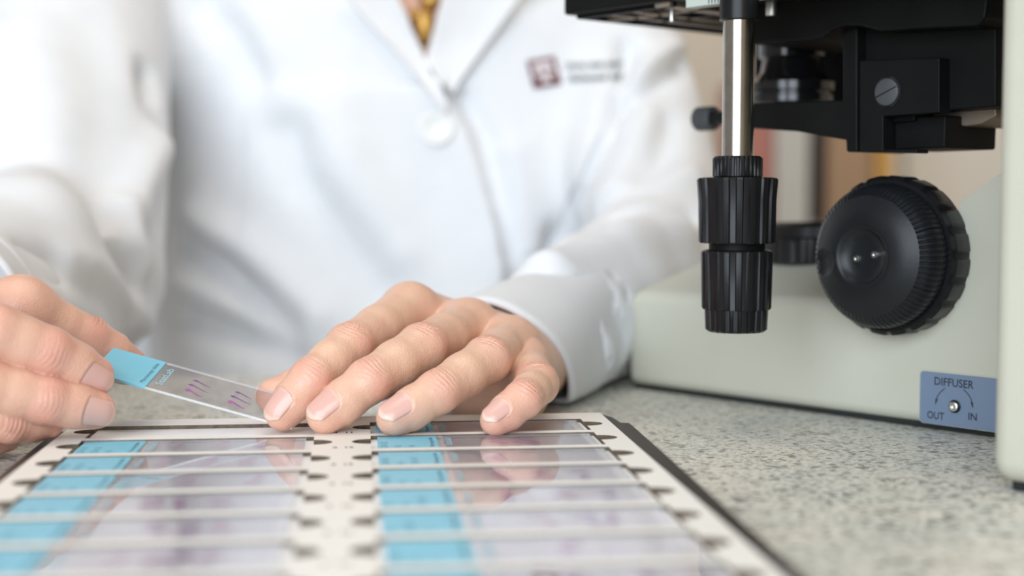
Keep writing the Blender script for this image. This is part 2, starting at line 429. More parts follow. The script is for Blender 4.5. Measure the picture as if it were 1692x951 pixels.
for k in range(1, 11):
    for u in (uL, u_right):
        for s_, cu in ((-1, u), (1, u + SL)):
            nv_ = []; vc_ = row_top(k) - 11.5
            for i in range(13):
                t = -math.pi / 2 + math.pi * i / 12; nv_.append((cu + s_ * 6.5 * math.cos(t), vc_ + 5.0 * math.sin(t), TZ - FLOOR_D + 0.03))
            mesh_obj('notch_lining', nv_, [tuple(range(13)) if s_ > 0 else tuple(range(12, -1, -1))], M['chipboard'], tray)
# dark cover: base plus two side borders
def cover_side(s, wf, wn):
    e0 = U1 if s > 0 else U0
    v = []
    for z0, z1, grow in ((0.2, TZ - 0.8, 0),):
        pass
    pts = [(e0, V0, 0.1), (e0 + s * wn, V0, 0.1), (e0 + s * wf, V1 - 12, 0.1), (e0 + s * (wf - 3), V1 - 11, 0.1), (e0 + s * (wf - 4), V1 + 1.5, 0.1), (e0, V1 + 1.5, 0.1)]
    top = [(p[0], p[1], TZ - 0.5 if abs(p[0] - e0) < 0.01 else TZ - 2.2) for p in pts]
    n = len(pts); f = [tuple(range(n))[::-1] if s > 0 else tuple(range(n)), tuple(range(n, 2 * n)) if s > 0 else tuple(range(2 * n - 1, n - 1, -1))]
    f += [(i, (i + 1) % n, n + (i + 1) % n, n + i) if s > 0 else (n + i, n + (i + 1) % n, (i + 1) % n, i) for i in range(n)]
    o = mesh_obj('border', pts + top, f, M['cover'], tray); bevel(o, 0.7, 2)
cover_side(1, 9.5, 6.0); cover_side(-1, 6.5, 5.0)
box('cover_board', U0 + 0.2, U1 - 0.2, V0, V1 + 1.0, 0.1, TZ - FLOOR_D - 2.2, M['cover'], tray)
# printed slot numbers
for k in range(1, 11):
    for col in (0, 1):
        tv, tf = text_mesh(str(k + 10 * col), 3.4, 0.12, 0, 'CENTER')
        uu = uL + SL + 7.5 if col == 0 else u_right - 7.5
        vb = row_top(k) - 24
        mesh_obj('slot_number', [(x + uu, y + vb, TZ + 0.03) for x, y, z in tv], tf, M['ink'], tray)

# ------------------------------------------------------------------ glass slides
def ribbon(pts, widths):
    v = []; f = []
    for i, (x, y) in enumerate(pts):
        a = pts[max(i - 1, 0)]; b = pts[min(i + 1, len(pts) - 1)]
        d = math.hypot(b[0] - a[0], b[1] - a[1]) or 1; nx, ny = -(b[1] - a[1]) / d, (b[0] - a[0]) / d
        w = widths[i] / 2
        v += [(x + nx * w, y + ny * w), (x - nx * w, y - ny * w)]
        if i: f.append((2*i-2, 2*i-1, 2*i+1, 2*i))
    return v, f
def squiggle(x, y, L, wmax, amp, seed, taper=True):
    r = random.Random(seed); ph = r.uniform(0, 0.6); n = 16; pts = []; w = []
    for i in range(n):
        t = i / (n - 1)
        pts.append((x + L * t, y + amp * math.sin(t * 5.2 + ph) - 0.25 * L * t))
        w.append(wmax * ((0.45 + 0.55 * math.exp(-(t - 0.12) ** 2 / 0.02)) if taper else 0.8) * math.sin(math.pi * min(1, t * 6 + 0.12) / 2) * (1 - 0.75 * t ** 4))
    return ribbon(pts, w)
def blob(x, y, rx, ry, seed):
    r = random.Random(seed); n = 22; ph = [r.uniform(0, 6.3) for _ in range(4)]
    pts = []
    for i in range(n):
        t = 2 * math.pi * i / n; k = 1 + 0.22 * math.sin(2 * t + ph[0]) + 0.16 * math.sin(3 * t + ph[1]) + 0.1 * math.sin(5 * t + ph[2])
        pts.append((x + rx * k * math.cos(t), y + ry * k * math.sin(t)))
    return pts, [tuple(range(n))]
LAB = 20.5
def make_slide(matrix, label, sections, group=None, full_print=False, seed=0):
    """glass plate 75 x 25 x 1 mm; x along the plate from the painted end, z up from its underside"""
    g = mesh_obj('microscope_slide', *box_vf(0, 75, 0, 25, 0, 1.0), mats=[M['glass'], M['ground_edge']], fmat=[0, 0, 1, 1, 1, 1]); g.matrix_world = matrix
    bevel(g, 0.12, 1)
    tag(g, label, 'glass slide', group)
    o = box('painted_end', -0.03, LAB, -0.03, 25.03, -0.02, 1.04, M['slide_blue'], g, 0.15, 2); o['label'] = 'sky-blue painted end of the slide'
    cg = box('cover_glass', 22.5, 71.5, 0.6, 24.4, 1.03, 1.17, M['cover_glass'], g)
    for kind, *a in sections:
        v2, f2 = (squiggle if kind in 'sq' else blob)(*a[:-1])
        mt = a[-1]
        mesh_obj('tissue_section', [(x, y, 1.012 + 0.0004 * 1) for x, y in v2], f2, M[mt], g)
    # print along the painted end, reading across the slide
    tv, tf = text_mesh('Microscopy slides', 2.2, 0.0)
    w = max(x for x, y, z in tv)
    mesh_obj('lettering', [(LAB - 1.6 + (-y) * 1.0, 2.5 + x * 19.0 / w, 1.06) for x, y, z in tv], tf, M['ink'], g)
    tv, tf = text_mesh('StatLab', 3.6, 0.03)
    w = max(x for x, y, z in tv)
    mesh_obj('maker_print', [(LAB + 4.6 - y * 1.0, 4.0 + x * 16.0 / w, 1.19) for x, y, z in tv], tf, M['pale_blue'], g)
    if not full_print:
        for i in range(3):
            tv, tf = text_mesh(random.Random(seed + i).choice(['S24-118', 'S24-120', 'HE', 'L2', '4A']), 3.4, 0.02)
            mesh_obj('handwriting', [(3.2 + 4.6 * i - y, 2.5 + x, 1.06) for x, y, z in tv], tf, M['handwriting'] if 'handwriting' in M else M['ink'], g)
    return g
M['handwriting'] = principled('pencil', (0.10, 0.30, 0.42), 0.6)

def slide_matrix(u, v):
    return TMAT @ Matrix.Translation((u * MM, v * MM, (TZ - FLOOR_D + 0.02) * MM))
ordinal = ['first', 'second', 'third', 'fourth', 'fifth', 'sixth', 'seventh', 'eighth']
def sections_for(col, k):
    r = random.Random(col * 50 + k); out = []
    if col == 0:
        spec = {2: [(32, 'stain_c'), (46, 'stain_c'), (60, 'stain_b')], 3: [(32, 'stain_c'), (45, 'stain_c'), (58, 'stain_c')],
                4: [(44, 'stain_c'), (62, 'stain_c')], 5: [(36, 'stain_b'), (44, 'stain_b'), (56, 'stain_b')],
                6: [(42, 'stain_a'), (49, 'stain_a'), (58, 'stain_c')], 7: [(38, 'stain_c'), (46, 'stain_b'), (51, 'stain_a'), (59, 'stain_c')],
                8: [(40, 'stain_c'), (50, 'stain_b')]}
    else:
        spec = {1: [(50, 'stain_c')], 2: [(41, 'stain_b'), (48, 'stain_b'), (54, 'stain_b')], 3: [(38, 'stain_c')],
                4: [(36, 'stain_b'), (49, 'stain_b'), (62, 'stain_a')], 5: [(37, 'stain_b'), (52, 'stain_c'), (64, 'stain_a')],
                6: [(42, 'stain_c'), (55, 'stain_a'), (60, 'stain_b')], 7: [(44, 'stain_c')], 8: [(40, 'stain_c'), (58, 'stain_b')]}
    for x, mt in spec[k]:
        for j in range(2 if mt != 'stain_c' else 3):
            out.append(('blob', x + r.uniform(-1.5, 1.5), 8.5 + j * (9 if mt != 'stain_c' else 5.5) + r.uniform(-1, 1), r.uniform(1.8, 3.2), r.uniform(0.9, 1.8), r.randint(0, 999), mt))
    return out
for k in range(1, 9):
    for col in (0, 1):
        if col == 0 and k == 1: continue            # that slide is in the hands
        u = (uL + 1.4 if col == 0 else u_right + 2.2) + random.uniform(-0.3, 0.4)
        v = row_top(k) - 25.4
        make_slide(slide_matrix(u, v), 'blue-ended glass slide lying %s from the far end in the %s column of the tray' % (ordinal[k - 1], 'left' if col == 0 else 'right'),
                   sections_for(col, k), 'slides lying in the tray', seed=k * 7 + col * 100)
# faint strip of leftover paper in the emptied slot is part of the tray lining
# the slide held over the tray
FL = P(188, 574, 541)
xdir = nrm(P(503, 661, 540) - FL)
wv = P(243, 643, 515) - P(272, 597, 541); wv = nrm(wv - xdir * (wv @ xdir)); ydir = -wv            # far edge = +y
zdir = np.cross(xdir, ydir)
org = FL + wv * 25 - zdir * 1.0
HM = Matrix(((xdir[0], ydir[0], zdir[0], org[0] * MM), (xdir[1], ydir[1], zdir[1], org[1] * MM), (xdir[2], ydir[2], zdir[2], org[2] * MM), (0, 0, 0, 1)))
sec = []
for gx in (33.0, 49.0, 63.5):
    sec += [('s', gx + 0.2, 6.5, 7.0, 3.0, 0.55, int(gx), 'stain_b'), ('s', gx - 0.2, 11.5, 8.8, 1.8, 0.5, int(gx) + 1, 'stain_a'), ('s', gx + 0.4, 16.0, 7.4, 1.8, 0.45, int(gx) + 2, 'stain_a')]
held = make_slide(HM, 'blue-ended glass slide with purple tissue ribbons held between the two hands', sec, full_print=True)

# ------------------------------------------------------------------ person: hands
class Finger:
    def __init__(s, J, R, hint, nail_w=10.0, nail_l=11.5, nail=True, crease=1.0):
        s.J = [np.asarray(j, float) for j in J]; s.R = R; s.hint = nrm(hint); s.nw = nail_w; s.nl = nail_l; s.has_nail = nail; s.crease = crease; s.chint = nrm(s.hint + np.array([0.1, -0.5, 0.15]))
        J = s.J; s.segs = []
        # R: base, mid-proximal, pip, mid-middle, dip, pad, tip   (thumb: base, mid, ip, pad, tip)
        if len(J) == 4:
            m1 = J[0] * .45 + J[1] * .55; m2 = J[1] * .5 + J[2] * .5; m3 = J[2] * .45 + J[3] * .55
            pts = [J[0], m1, J[1], m2, J[2], m3, J[3]]
        else:
            m1 = J[0] * .45 + J[1] * .55; m2 = J[1] * .45 + J[2] * .55
            pts = [J[0], m1, J[1], m2, J[2]]
        s.pts = pts
        t = nrm(J[-1] - J[-2]); s.t = t
        n = s.hint - t * (s.hint @ t); s.n = nrm(n); s.b = np.cross(t, s.n)
        s.pad = J[-1] - t * 5.0 - s.n * 1.3
    def base(s, x):                       # radius of the last joint along its length, for the nail
        L = 0.45 * np.linalg.norm(s.J[-1] - s.J[-2]); return s.R[-1] + 0.30 + (s.R[-2] - s.R[-1]) * np.clip(-x / L, 0, 1)
    def d(s, p):
        o = None
        for i in range(len(s.pts) - 1):
            q = seg(p, s.pts[i], s.pts[i + 1], s.R[i], s.R[i + 1]); o = q if o is None else smin(o, q, 2.2)
        o = smin(o, seg(p, s.pad, s.pad + s.t * 2.5, s.R[-2] * 0.93, s.R[-1] * 0.9), 2.0)
        return o

class Hand:
    def __init__(s, fingers, palm, kpalm, kweb): s.F = fingers; s.palm = palm; s.kp = kpalm; s.kw = kweb
    def dpalm(s, p):
        o = None
        for a, b, ra, rb in s.palm:
            q = seg(p, a, b, ra, rb); o = q if o is None else smin(o, q, s.kp)
        return o
    def d(s, p):
        pl = s.dpalm(p); o = None
        for f in s.F:
            q = smin(f.d(p), pl, s.kw); o = q if o is None else np.minimum(o, q)
        return o

def build_hand(h, lo, hi, res, seed):
    v, f = surface_net(h.d, lo, hi, res); v = project(h.d, v, 2)
    nr = vnormals(v, f)
    tone = np.zeros(len(v)) + 0.05; disp = np.zeros(len(v))
    v32 = v.astype(np.float32); df = np.stack([q.d(v32) for q in h.F], 1); own = df.argmin(1); near = df.min(1) < 1.2
    disp += 0.06 * wob(v, 3.0, seed) + 0.03 * wob(v, 1.2, seed + 1)
    newv = v.copy()
    for fi, q in enumerate(h.F):
        sel = np.where((own == fi) & near)[0]
        if len(sel) == 0: continue
        vs = v[sel]
        # joints on the back of the finger
        for ji in range(1, len(q.J) - 1):
            J = q.J[ji]; d0 = nrm(J - q.J[ji - 1]); d1 = nrm(q.J[ji + 1] - J); t = nrm(d0 + d1)
            n = nrm(q.chint - t * (q.chint @ t)); b = np.cross(t, n)
            r = vs - J; s_ = r @ t; hn = r @ n; hb = r @ b
            dm = sstep(hn, 0.5, 5.5)
            w = 0.5 * wob(vs, 2.2, seed + 11 * fi + ji) + 0.035 * hb ** 2
            big = q.crease * (1.25 if ji == 1 else 0.85)
            for k, off in enumerate((-4.0, -2.3, -0.7, 0.9, 2.6, 4.2)):
                amp = (0.40, 0.62, 0.85, 0.72, 0.6, 0.36)[k] * big
                lat = np.exp(-(hb / (6.2 - 0.6 * abs(off))) ** 4)
                disp[sel] -= amp * np.exp(-((s_ - off + w * (0.6 + 0.1 * k)) / 0.52) ** 2) * dm * lat
            disp[sel] += 0.22 * big * np.exp(-(s_ / 5.0) ** 2) * dm
            tone[sel] += 0.30 * np.exp(-(s_ / 6.0) ** 2) * sstep(hn, -2, 5)
        # ball of the fingertip
        J = q.J[-1]; dist = np.linalg.norm(vs - J, axis=1)
        tone[sel] += 0.30 * np.exp(-(dist / 11.0) ** 2)
        # knuckle
        dist = np.linalg.norm(vs - q.J[0], axis=1)
        # nail bed
        if q.has_nail:
            r = vs - q.J[-1]; s_ = r @ q.t; hn = r @ q.n; hb = r @ q.b
            rho = np.hypot(hn, hb); phi = np.arctan2(hb, hn)
            q.rn = q.R[-1] + 0.45; rb_ = q.base(s_); q.s1 = q.R[-1] * 0.76; q.s0 = q.s1 - q.nl; q.pm = q.nw / 2 / q.rn
            sh = s_ - q.s0 - 1.9 * (phi / q.pm) ** 2                  # distance in front of the cuticle
            inside = sstep(q.pm - np.abs(phi), -0.02, 0.06) * sstep(sh, 0.0, 0.4) * (hn > 0)
            target = np.sqrt(np.maximum(rb_ ** 2 - 0.7 * np.maximum(s_, 0) ** 2, 1.0)) - 0.14
            newr = np.where(rho > 0, np.minimum(rho, target) * inside + rho * (1 - inside), rho)
            fold = (np.exp(-((sh + 0.6) / 0.75) ** 2) * sstep(q.pm + 0.10 - np.abs(phi), 0, 0.1) + np.exp(-((np.abs(phi) - q.pm - 0.06) / 0.085) ** 2) * sstep(sh, -0.8, 0.8) * sstep(q.s1 - 1.5 - s_, -1.5, 1.0)) * (hn > -1)
            newr = newr + 0.2 * fold * (1 - inside)
            k = np.where(rho > 1e-3, newr / np.maximum(rho, 1e-3), 1)[:, None]
            newv[sel] = q.J[-1] + np.outer(s_, q.t) + (np.outer(hn, q.n) + np.outer(hb, q.b)) * k
            disp[sel] *= (1 - inside)
    # knuckles, back of the hand
    for q in h.F:
        dist = np.linalg.norm(v - q.J[0], axis=1); tone += 0.16 * np.exp(-(dist / 12.0) ** 2)
    newv += nr * disp[:, None]
    return newv, f, np.clip(tone, 0, 1)

def nail_mesh(q, parent):
    nu, nv = 13, 15; top = []; tone = []
    for i in range(nu):
        for j in range(nv):
            x = -1 + 2 * j / (nv - 1); ph = x * (q.pm + 0.02)
            a = q.s0 - 1.2 + 1.9 * x * x; e = q.s1 + 0.5 - 2.6 * abs(x) ** 2.4
            s_ = a + (e - a) * i / (nu - 1)
            u = (s_ - q.s0) / (q.s1 - q.s0)
            r = math.sqrt(max(float(q.base(s_)) ** 2 - 0.7 * max(s_, 0) ** 2, 1.0)) - 0.02 + 0.22 * math.sin(math.pi * min(max(u, 0), 1)) * (1 - 0.6 * x * x) - 0.25 * max(0.0, 1 - i / 2.0)
            top.append(q.J[-1] + q.t * s_ + (q.n * math.cos(ph) + q.b * math.sin(ph)) * r)
            tone.append(i / (nu - 1))
    top = np.array(top); bot = []
    for i in range(nu):
        for j in range(nv):
            x = -1 + 2 * j / (nv - 1); ph = x * (q.pm + 0.02); bot.append(top[i * nv + j] - (q.n * math.cos(ph) + q.b * math.sin(ph)) * 0.45)
    v = np.concatenate([top, np.array(bot)]); N = nu * nv; f = []
    for i in range(nu - 1):
        for j in range(nv - 1):
            a = i * nv + j; f.append((a, a + 1, a + nv + 1, a + nv)); f.append((N + a, N + a + nv, N + a + nv + 1, N + a + 1))
    for i in range(nu - 1):
        for j in (0, nv - 1):
            a = i * nv + j; f.append((a, a + nv, N + a + nv, N + a) if j == 0 else (a + nv, a, N + a, N + a + nv))
    for j in range(nv - 1):
        for i in (0, nu - 1):
            a = i * nv + j; f.append((a + 1, a, N + a, N + a + 1) if i == 0 else (a, a + 1, N + a + 1, N + a))
    o = mesh_obj('fingernail', v, f, M['nail'], parent, smooth=True)
    bm = bmesh.new(); bm.from_mesh(o.data); bmesh.ops.recalc_face_normals(bm, faces=bm.faces); bm.to_mesh(o.data); bm.free()
    at = o.data.attributes.new('tone', 'FLOAT', 'POINT'); at.data.foreach_set('value', np.array(tone + tone, dtype=np.float32))
    return o

# --- her left hand, flat over the tray (right in the photograph)
WA = np.array([4.0, 650.0, 21.0]); ELA = np.array([92.0, 850.0, 52.0]); SHA = np.array([62.0, 1005.0, 205.0])
hA = (-0.05, -0.55, 0.84)
def TIP(px, Y, r):                        # fingertip resting on the tray
    p = P(px, 690, Y); p[2] = TZ + r - 0.5; return p
A_idx = Finger([P(676, 513, 585), P(578, 573, 542), P(514, 627, 522), TIP(467, 518, 6.4)], [10.8, 9.3, 8.8, 8.3, 7.8, 7.4, 6.4], (-0.42, -0.75, 0.50), 11.2, 12.0)
A_mid = Finger([P(774, 540, 585), P(698, 574, 541), P(610, 629, 518), TIP(537, 511, 6.6)], [10.6, 9.5, 9.0, 8.6, 8.0, 7.6, 6.6], (-0.40, -0.75, 0.50), 11.4, 12.2)
A_rng = Finger([P(842, 567, 580), P(806, 594, 538), P(724, 647, 515), TIP(651, 507, 6.3)], [10.0, 9.0, 8.6, 8.2, 7.7, 7.2, 6.3], (-0.38, -0.75, 0.50), 11.0, 12.0)
A_pky = Finger([P(866, 602, 567), P(888, 634, 533), P(864, 660, 514), TIP(818, 508, 5.4)], [9.2, 7.8, 7.7, 6.9, 6.7, 6.2, 5.4], (-0.35, -0.75, 0.50), 9.0, 10.0)
A_thm = Finger([P(700, 606, 592), P(550, 636, 562), P(455, 655, 549)], [12.0, 9.5, 10.0, 9.4, 7.4], (0.1, 0.95, 0.1), 11.5, 13, nail=True)
pd = np.array([0.05, 0.1, -1.0])
palmA = []
for q, r0, r1 in ((A_idx, 13, 10.6), (A_mid, 13, 10.8), (A_rng, 13, 10.2), (A_pky, 12.5, 9.4)):
    palmA.append((WA + (q.J[0] - WA) * 0.12, q.J[0] - nrm(q.J[0] - WA) * 1.0, r0, r1))
    palmA.append((WA + (q.J[0] - WA) * 0.3 + pd * 4, q.J[0] - nrm(q.J[0] - WA) * 10.0 + pd * 7, 11, 8.5))
palmA.append((WA, WA + nrm(ELA - WA) * 60, 16.5, 21))
palmA.append((WA + np.array([-9.0, -12, 0]), A_thm.J[0], 13, 11.5))          # thumb muscle
palmA.append((P(790, 655, 592), P(852, 662, 578), 12, 11.5))
palmA.append((WA + np.array([10.0, -18, -5]), A_pky.J[0] + np.array([2, 18, -6.0]), 11, 9))
HA = Hand([A_idx, A_mid, A_rng, A_pky, A_thm], palmA, 9.0, 6.0)

# --- her right hand, pinching the painted end of the slide (left in the photograph)
WB = np.array([-238.0, 586.0, 40.0]); ELB = np.array([-252.0, 795.0, 50.0]); SHB = np.array([-288.0, 965.0, 235.0])
B_idx = Finger([P(-140, 500, 516), P(-6, 550, 487), P(80, 582, 494), P(155, 620, 504)], [10.8, 9.5, 9.6, 8.9, 8.7, 8.0, 7.0], (0.06, -1.0, 0.12), 10.8, 12.0, crease=0.36)
B_mid = Finger([P(-150, 575, 508), P(-22, 636, 482), P(76, 661, 489), P(158, 676, 499)], [10.8, 9.2, 9.2, 8.4, 8.2, 7.6, 6.7], (0.06, -1.0, 0.05), 10.8, 12.0, crease=0.36)
B_rng = Finger([P(-145, 645, 508), P(-62, 678, 482), P(15, 692, 488), P(76, 697, 499)], [10.2, 8.6, 8.8, 7.8, 7.8, 7.2, 6.2], (0.05, -1.0, -0.1), 10, 11.0, nail=False)
B_pky = Finger([P(-130, 700, 515), P(-85, 712, 492), P(-35, 722, 497), P(10, 722, 508)], [9.2, 7.6, 7.6, 6.6, 6.6, 6.0, 5.2], (0.05, -1.0, -0.1), 8, 9, nail=False)
B_thm = Finger([P(35, 512, 532), P(144, 562, 545), P(210, 604, 553)], [11.6, 9.2, 9.2, 8.6, 7.2], (0.25, 0.55, 0.80), 11.0, 13)
palmB = []
for q, r0, r1 in ((B_idx, 13, 10.6), (B_mid, 13, 10.6), (B_rng, 13, 10.0), (B_pky, 12, 9.2)):
    palmB.append((WB + (q.J[0] - WB) * 0.12, q.J[0] - nrm(q.J[0] - WB) * 1.0, r0, r1))
    palmB.append((WB + (q.J[0] - WB) * 0.4 + np.array([9, 2, 0]), q.J[0] + np.array([9, 10, 0.0]), 10, 8))
palmB.append((WB, WB + nrm(ELB - WB) * 55, 17.5, 21))
palmB.append((WB + np.array([10.0, -8, 5]), B_thm.J[0], 14, 11.8))
palmB.append((B_idx.J[0] + np.array([4.0, 12, -2]), B_thm.J[0] - np.array([6.0, 2, 4]), 9, 9))   # web of the thumb
HB = Hand([B_idx, B_mid, B_rng, B_pky, B_thm], palmB, 9.0, 6.0)
for nm, q in (('A idx', A_idx), ('A mid', A_mid), ('A rng', A_rng), ('A pky', A_pky), ('A thm', A_thm), ('B idx', B_idx), ('B mid', B_mid), ('B rng', B_rng), ('B pky', B_pky), ('B thm', B_thm)):
    print(nm, [round(float(np.linalg.norm(q.J[i + 1] - q.J[i])), 1) for i in range(len(q.J) - 1)], 'tip z %.1f' % q.J[-1][2])

RES_HAND = 0.6
def bounds(h, pad=16):
    pts = [p for q in h.F for p in q.pts] + [x for a, b, _, _ in h.palm for x in (a, b)]
    pts = np.array(pts); return pts.min(0) - pad, pts.max(0) + pad
loA, hiA = bounds(HA, 24); loB, hiB = bounds(HB, 24)
vA, fA, tA = build_hand(HA, loA, hiA, RES_HAND, 3)
vB, fB, tB = build_hand(HB, loB, hiB, RES_HAND, 5); tB = tB + 0.14

# --- torso, arms and the coat around them
CX = -47.0
def torso(p, grow=0.0):
    q = p.copy(); q[:, 1] = (q[:, 1] - 1030.0) * 1.45
    a = seg(q, (CX - 30, -80, -160), (CX - 28, 0, 120), 173 + grow, 173 + grow)
    b = seg(q, (CX - 150, -72, 205), (CX + 85, -66, 200), 66 + grow, 62 + grow)
    d = smin(a, b, 70) / 1.2
    d = smin(d, seg(p, (-220, 1105, -160), (-215, 1105, 120), 78 + grow, 76 + grow), 20)
    for s in (-1, 1):
        d = smin(d, seg(p, (CX + s * 66, 985, 118), (CX + s * 66, 1000, 150), 60 + grow, 60 + grow), 70)
    return d
def body(p):
    d = torso(p, -26.0)
    d = smin(d, seg(p, (CX, 1010, 200), (CX + 3, 1000, 330), 62, 56), 40)
    for S, E, W in ((SHA, ELA, WA), (SHB, ELB, WB)):
        d = smin(d, seg(p, S, E, 29, 27), 4); d = smin(d, seg(p, E, W + (E - W) * 0.16, 28, 21), 14)
    return d
vT, fT = surface_net(body, (-330, 640, -170), (170, 1190, 335), 7.0); vT = project(body, vT, 1, 1.0, 4)
allv = np.concatenate([vA, vB, vT]); allf = np.concatenate([fA, fB + len(vA), fT + len(vA) + len(vB)])
person = mesh_obj('person', allv, allf, M['skin'], smooth=True)
at = person.data.attributes.new('tone', 'FLOAT', 'POINT'); at.data.foreach_set('value', np.concatenate([tA, tB, np.full(len(vT), 0.22)]).astype(np.float32))
tag(person, 'person in a white lab coat seated behind the bench, holding a glass slide', 'person')
for q in HA.F + HB.F:
    if q.has_nail: nail_mesh(q, person)

# lab coat
VA_, VB_, VC_ = P(636, -14, 905), P(704, 120, 905), P(740, -14, 905)
def plane2(p, a, b):                     # signed distance to the line a-b in the x-z plane
    d = nrm([b[0] - a[0], b[2] - a[2]]); return (p[:, 0] - a[0]) * (-d[1]) + (p[:, 2] - a[2]) * d[0]
axA = nrm(ELA - WA); axB = nrm(ELB - WB)
CUFA = 22.0; CUFB = 14.0
def sleeve(p, S, E, W, ax, cuf, r, deep=45):
    up = seg(p, S, E, r[0], r[1])
    fo = smin(seg(p, E, (E + W) / 2, r[2], r[3]), seg(p, (E + W) / 2, W - ax * 20, r[3], r[4]), 8)
    t = (p - W.astype(np.float32)) @ ax.astype(np.float32)
    inner = seg(p, (E + W) / 2, W - ax * 20, r[3] - 6, r[4] - 4.0)
    fo = np.maximum(fo, cuf - t)
    fo = np.maximum(fo, -np.maximum(inner, t - (cuf + deep)))
    fo = smax(fo, 1.6 - p[:, 2], 4.0)
    return up, fo
def coat(p):
    d = torso(p, 0.0)
    ua, fa = sleeve(p, SHA, ELA, WA, axA, CUFA, (50, 44, 45, 38, 29))
    ub, fb = sleeve(p, SHB, ELB, WB, axB, CUFB, (66, 60, 58, 50, 40), 8)
    neck = np.maximum(np.maximum(-plane2(p, VA_, VB_), -plane2(p, VB_, VC_)), p[:, 1] - 1010)
    neck = np.maximum(neck, -(p[:, 1] - 860))
    d = smin(d, ua, 14); d = smin(d, ub, 10)
    d = np.maximum(d, -neck)
    d = smin(d, fa, 7); d = smin(d, fb, 7)
    return d
vC, fC = surface_net(coat, (-350, 565, -170), (175, 1170, 300), 3.4)
vC = project(coat, vC, 1, 0.8, 2.0)
nC = vnormals(vC, fC)
print('coat verts', len(vC))
# folds: soft ridges and grooves laid along lines on the cloth
def march(px, py):
    d = ray(px, py); d = d / np.linalg.norm(d); t = 480.0
    for _ in range(90):
        s = float(coat((CAM + d * t)[None].astype(np.float32))[0])
        if s < 0.5 or t > 1300: break
        t += max(s * 0.7, 0.4)
    return CAM + d * t
def polyline_dist(v, pts):
    o = np.full(len(v), 1e9)
    for a, b in zip(pts[:-1], pts[1:]):
        o = np.minimum(o, seg(v.astype(np.float32), a, b, 0, 0))
    return o
FOLDS = [  # (line in pixels, amplitude mm, width mm)
    ([(158, 335), (170, 385), (205, 425), (228, 455)], -9, 9), ([(200, 345), (222, 395), (238, 430)], 6, 9),
    ([(268, 228), (240, 300), (222, 345)], 7, 12), ([(245, 120), (250, 170), (268, 215)], -9, 8), ([(60, 420), (150, 470), (215, 520)], -6, 9), ([(120, 440), (200, 490), (240, 535)], 5, 10),
    ([(20, 60), (60, 200), (90, 330)], 5, 26), ([(150, 40), (170, 200), (140, 320)], -4, 22),
    ([(300, 390), (370, 440), (480, 545)], -8, 11), ([(320, 365), (420, 420), (520, 520)], 6, 14), ([(300, 515), (390, 550), (490, 590)], -7, 10), ([(300, 470), (400, 515), (490, 565)], 5, 12),
    ([(478, 215), (500, 290), (560, 375), (632, 470)], -7, 14), ([(540, 190), (580, 300), (650, 420)], 6, 20), ([(335, 5), (390, 60), (425, 130)], -5, 12), ([(400, 0), (450, 90), (470, 180)], 4, 14),
    ([(1132, 104), (1085, 135), (1030, 165)], -8, 8), ([(1120, 80), (1070, 110), (1020, 140)], 5, 8), ([(1040, 70), (1025, 130), (990, 225), (955, 310), (912, 398)], -10, 7),
    ([(1148, 350), (1085, 345), (1020, 352), (950, 400)], -7, 9), ([(1140, 290), (1060, 315), (1000, 335)], 5, 12), ([(1120, 380), (1040, 385), (960, 420), (890, 450)], 6, 12),
    ([(1075, 190), (1050, 250), (1020, 300)], 4, 12), ([(1105, 200), (1090, 260), (1060, 320)], -5, 10),
    ([(840, 260), (850, 340), (860, 430)], 4, 14), ([(950, 480), (1000, 520), (1030, 560)], -4, 10), ([(880, 470), (950, 530), (1000, 580)], 4, 12)]
dsp = np.zeros(len(vC))
for line, amp, w in FOLDS:
    pts = [march(*q) for q in line]
    dd = polyline_dist(vC, np.array(pts)); dsp += 1.35 * amp * np.exp(-(dd / w) ** 2)
dsp += 1.6 * wob(vC, 34, 21) + 0.7 * wob(vC, 13, 22)
# front edge: the panel with the button laps over the other one
EDGE = [(735, 150), (778, 225), (800, 300), (822, 395), (832, 470), (836, 560), (838, 700)]
ex = np.array([P(x, y, 905) for x, y in EDGE]); zz = vC[:, 2]
xe = np.interp(-zz, -ex[:, 2], ex[:, 0]); 
front = (nC[:, 1] < -0.2) & (vC[:, 1] > 860) & (vC[:, 1] < 1000) & (np.abs(vC[:, 0] - CX) < 120)
lap = np.where(front & (zz < ex[0, 2] + 4), sstep(xe - vC[:, 0], -1.5, 1.5) * np.exp(-np.maximum(xe - vC[:, 0], 0) / 70.0) * 9.0 - 7.0 * np.exp(-((vC[:, 0] - xe - 9) / 8.0) ** 2), 0)
dsp = dsp + lap
bottom = (vC[:, 2] < 6) & (vC[:, 1] < 760); dsp[bottom] = np.minimum(dsp[bottom], 0) * 0
cuffdist = np.minimum(np.abs((vC - WA) @ axA - CUFA) + 400 * (np.linalg.norm(vC - WA, axis=1) > 60), np.abs((vC - WB) @ axB - CUFB) + 400 * (np.linalg.norm(vC - WB, axis=1) > 60))
dsp *= sstep(cuffdist, 0, 14)
vC = vC + nC * dsp[:, None]
coat_o = mesh_obj('lab_coat', vC, fC, M['coat'], person, smooth=True); coat_o['label'] = 'white cotton lab coat'
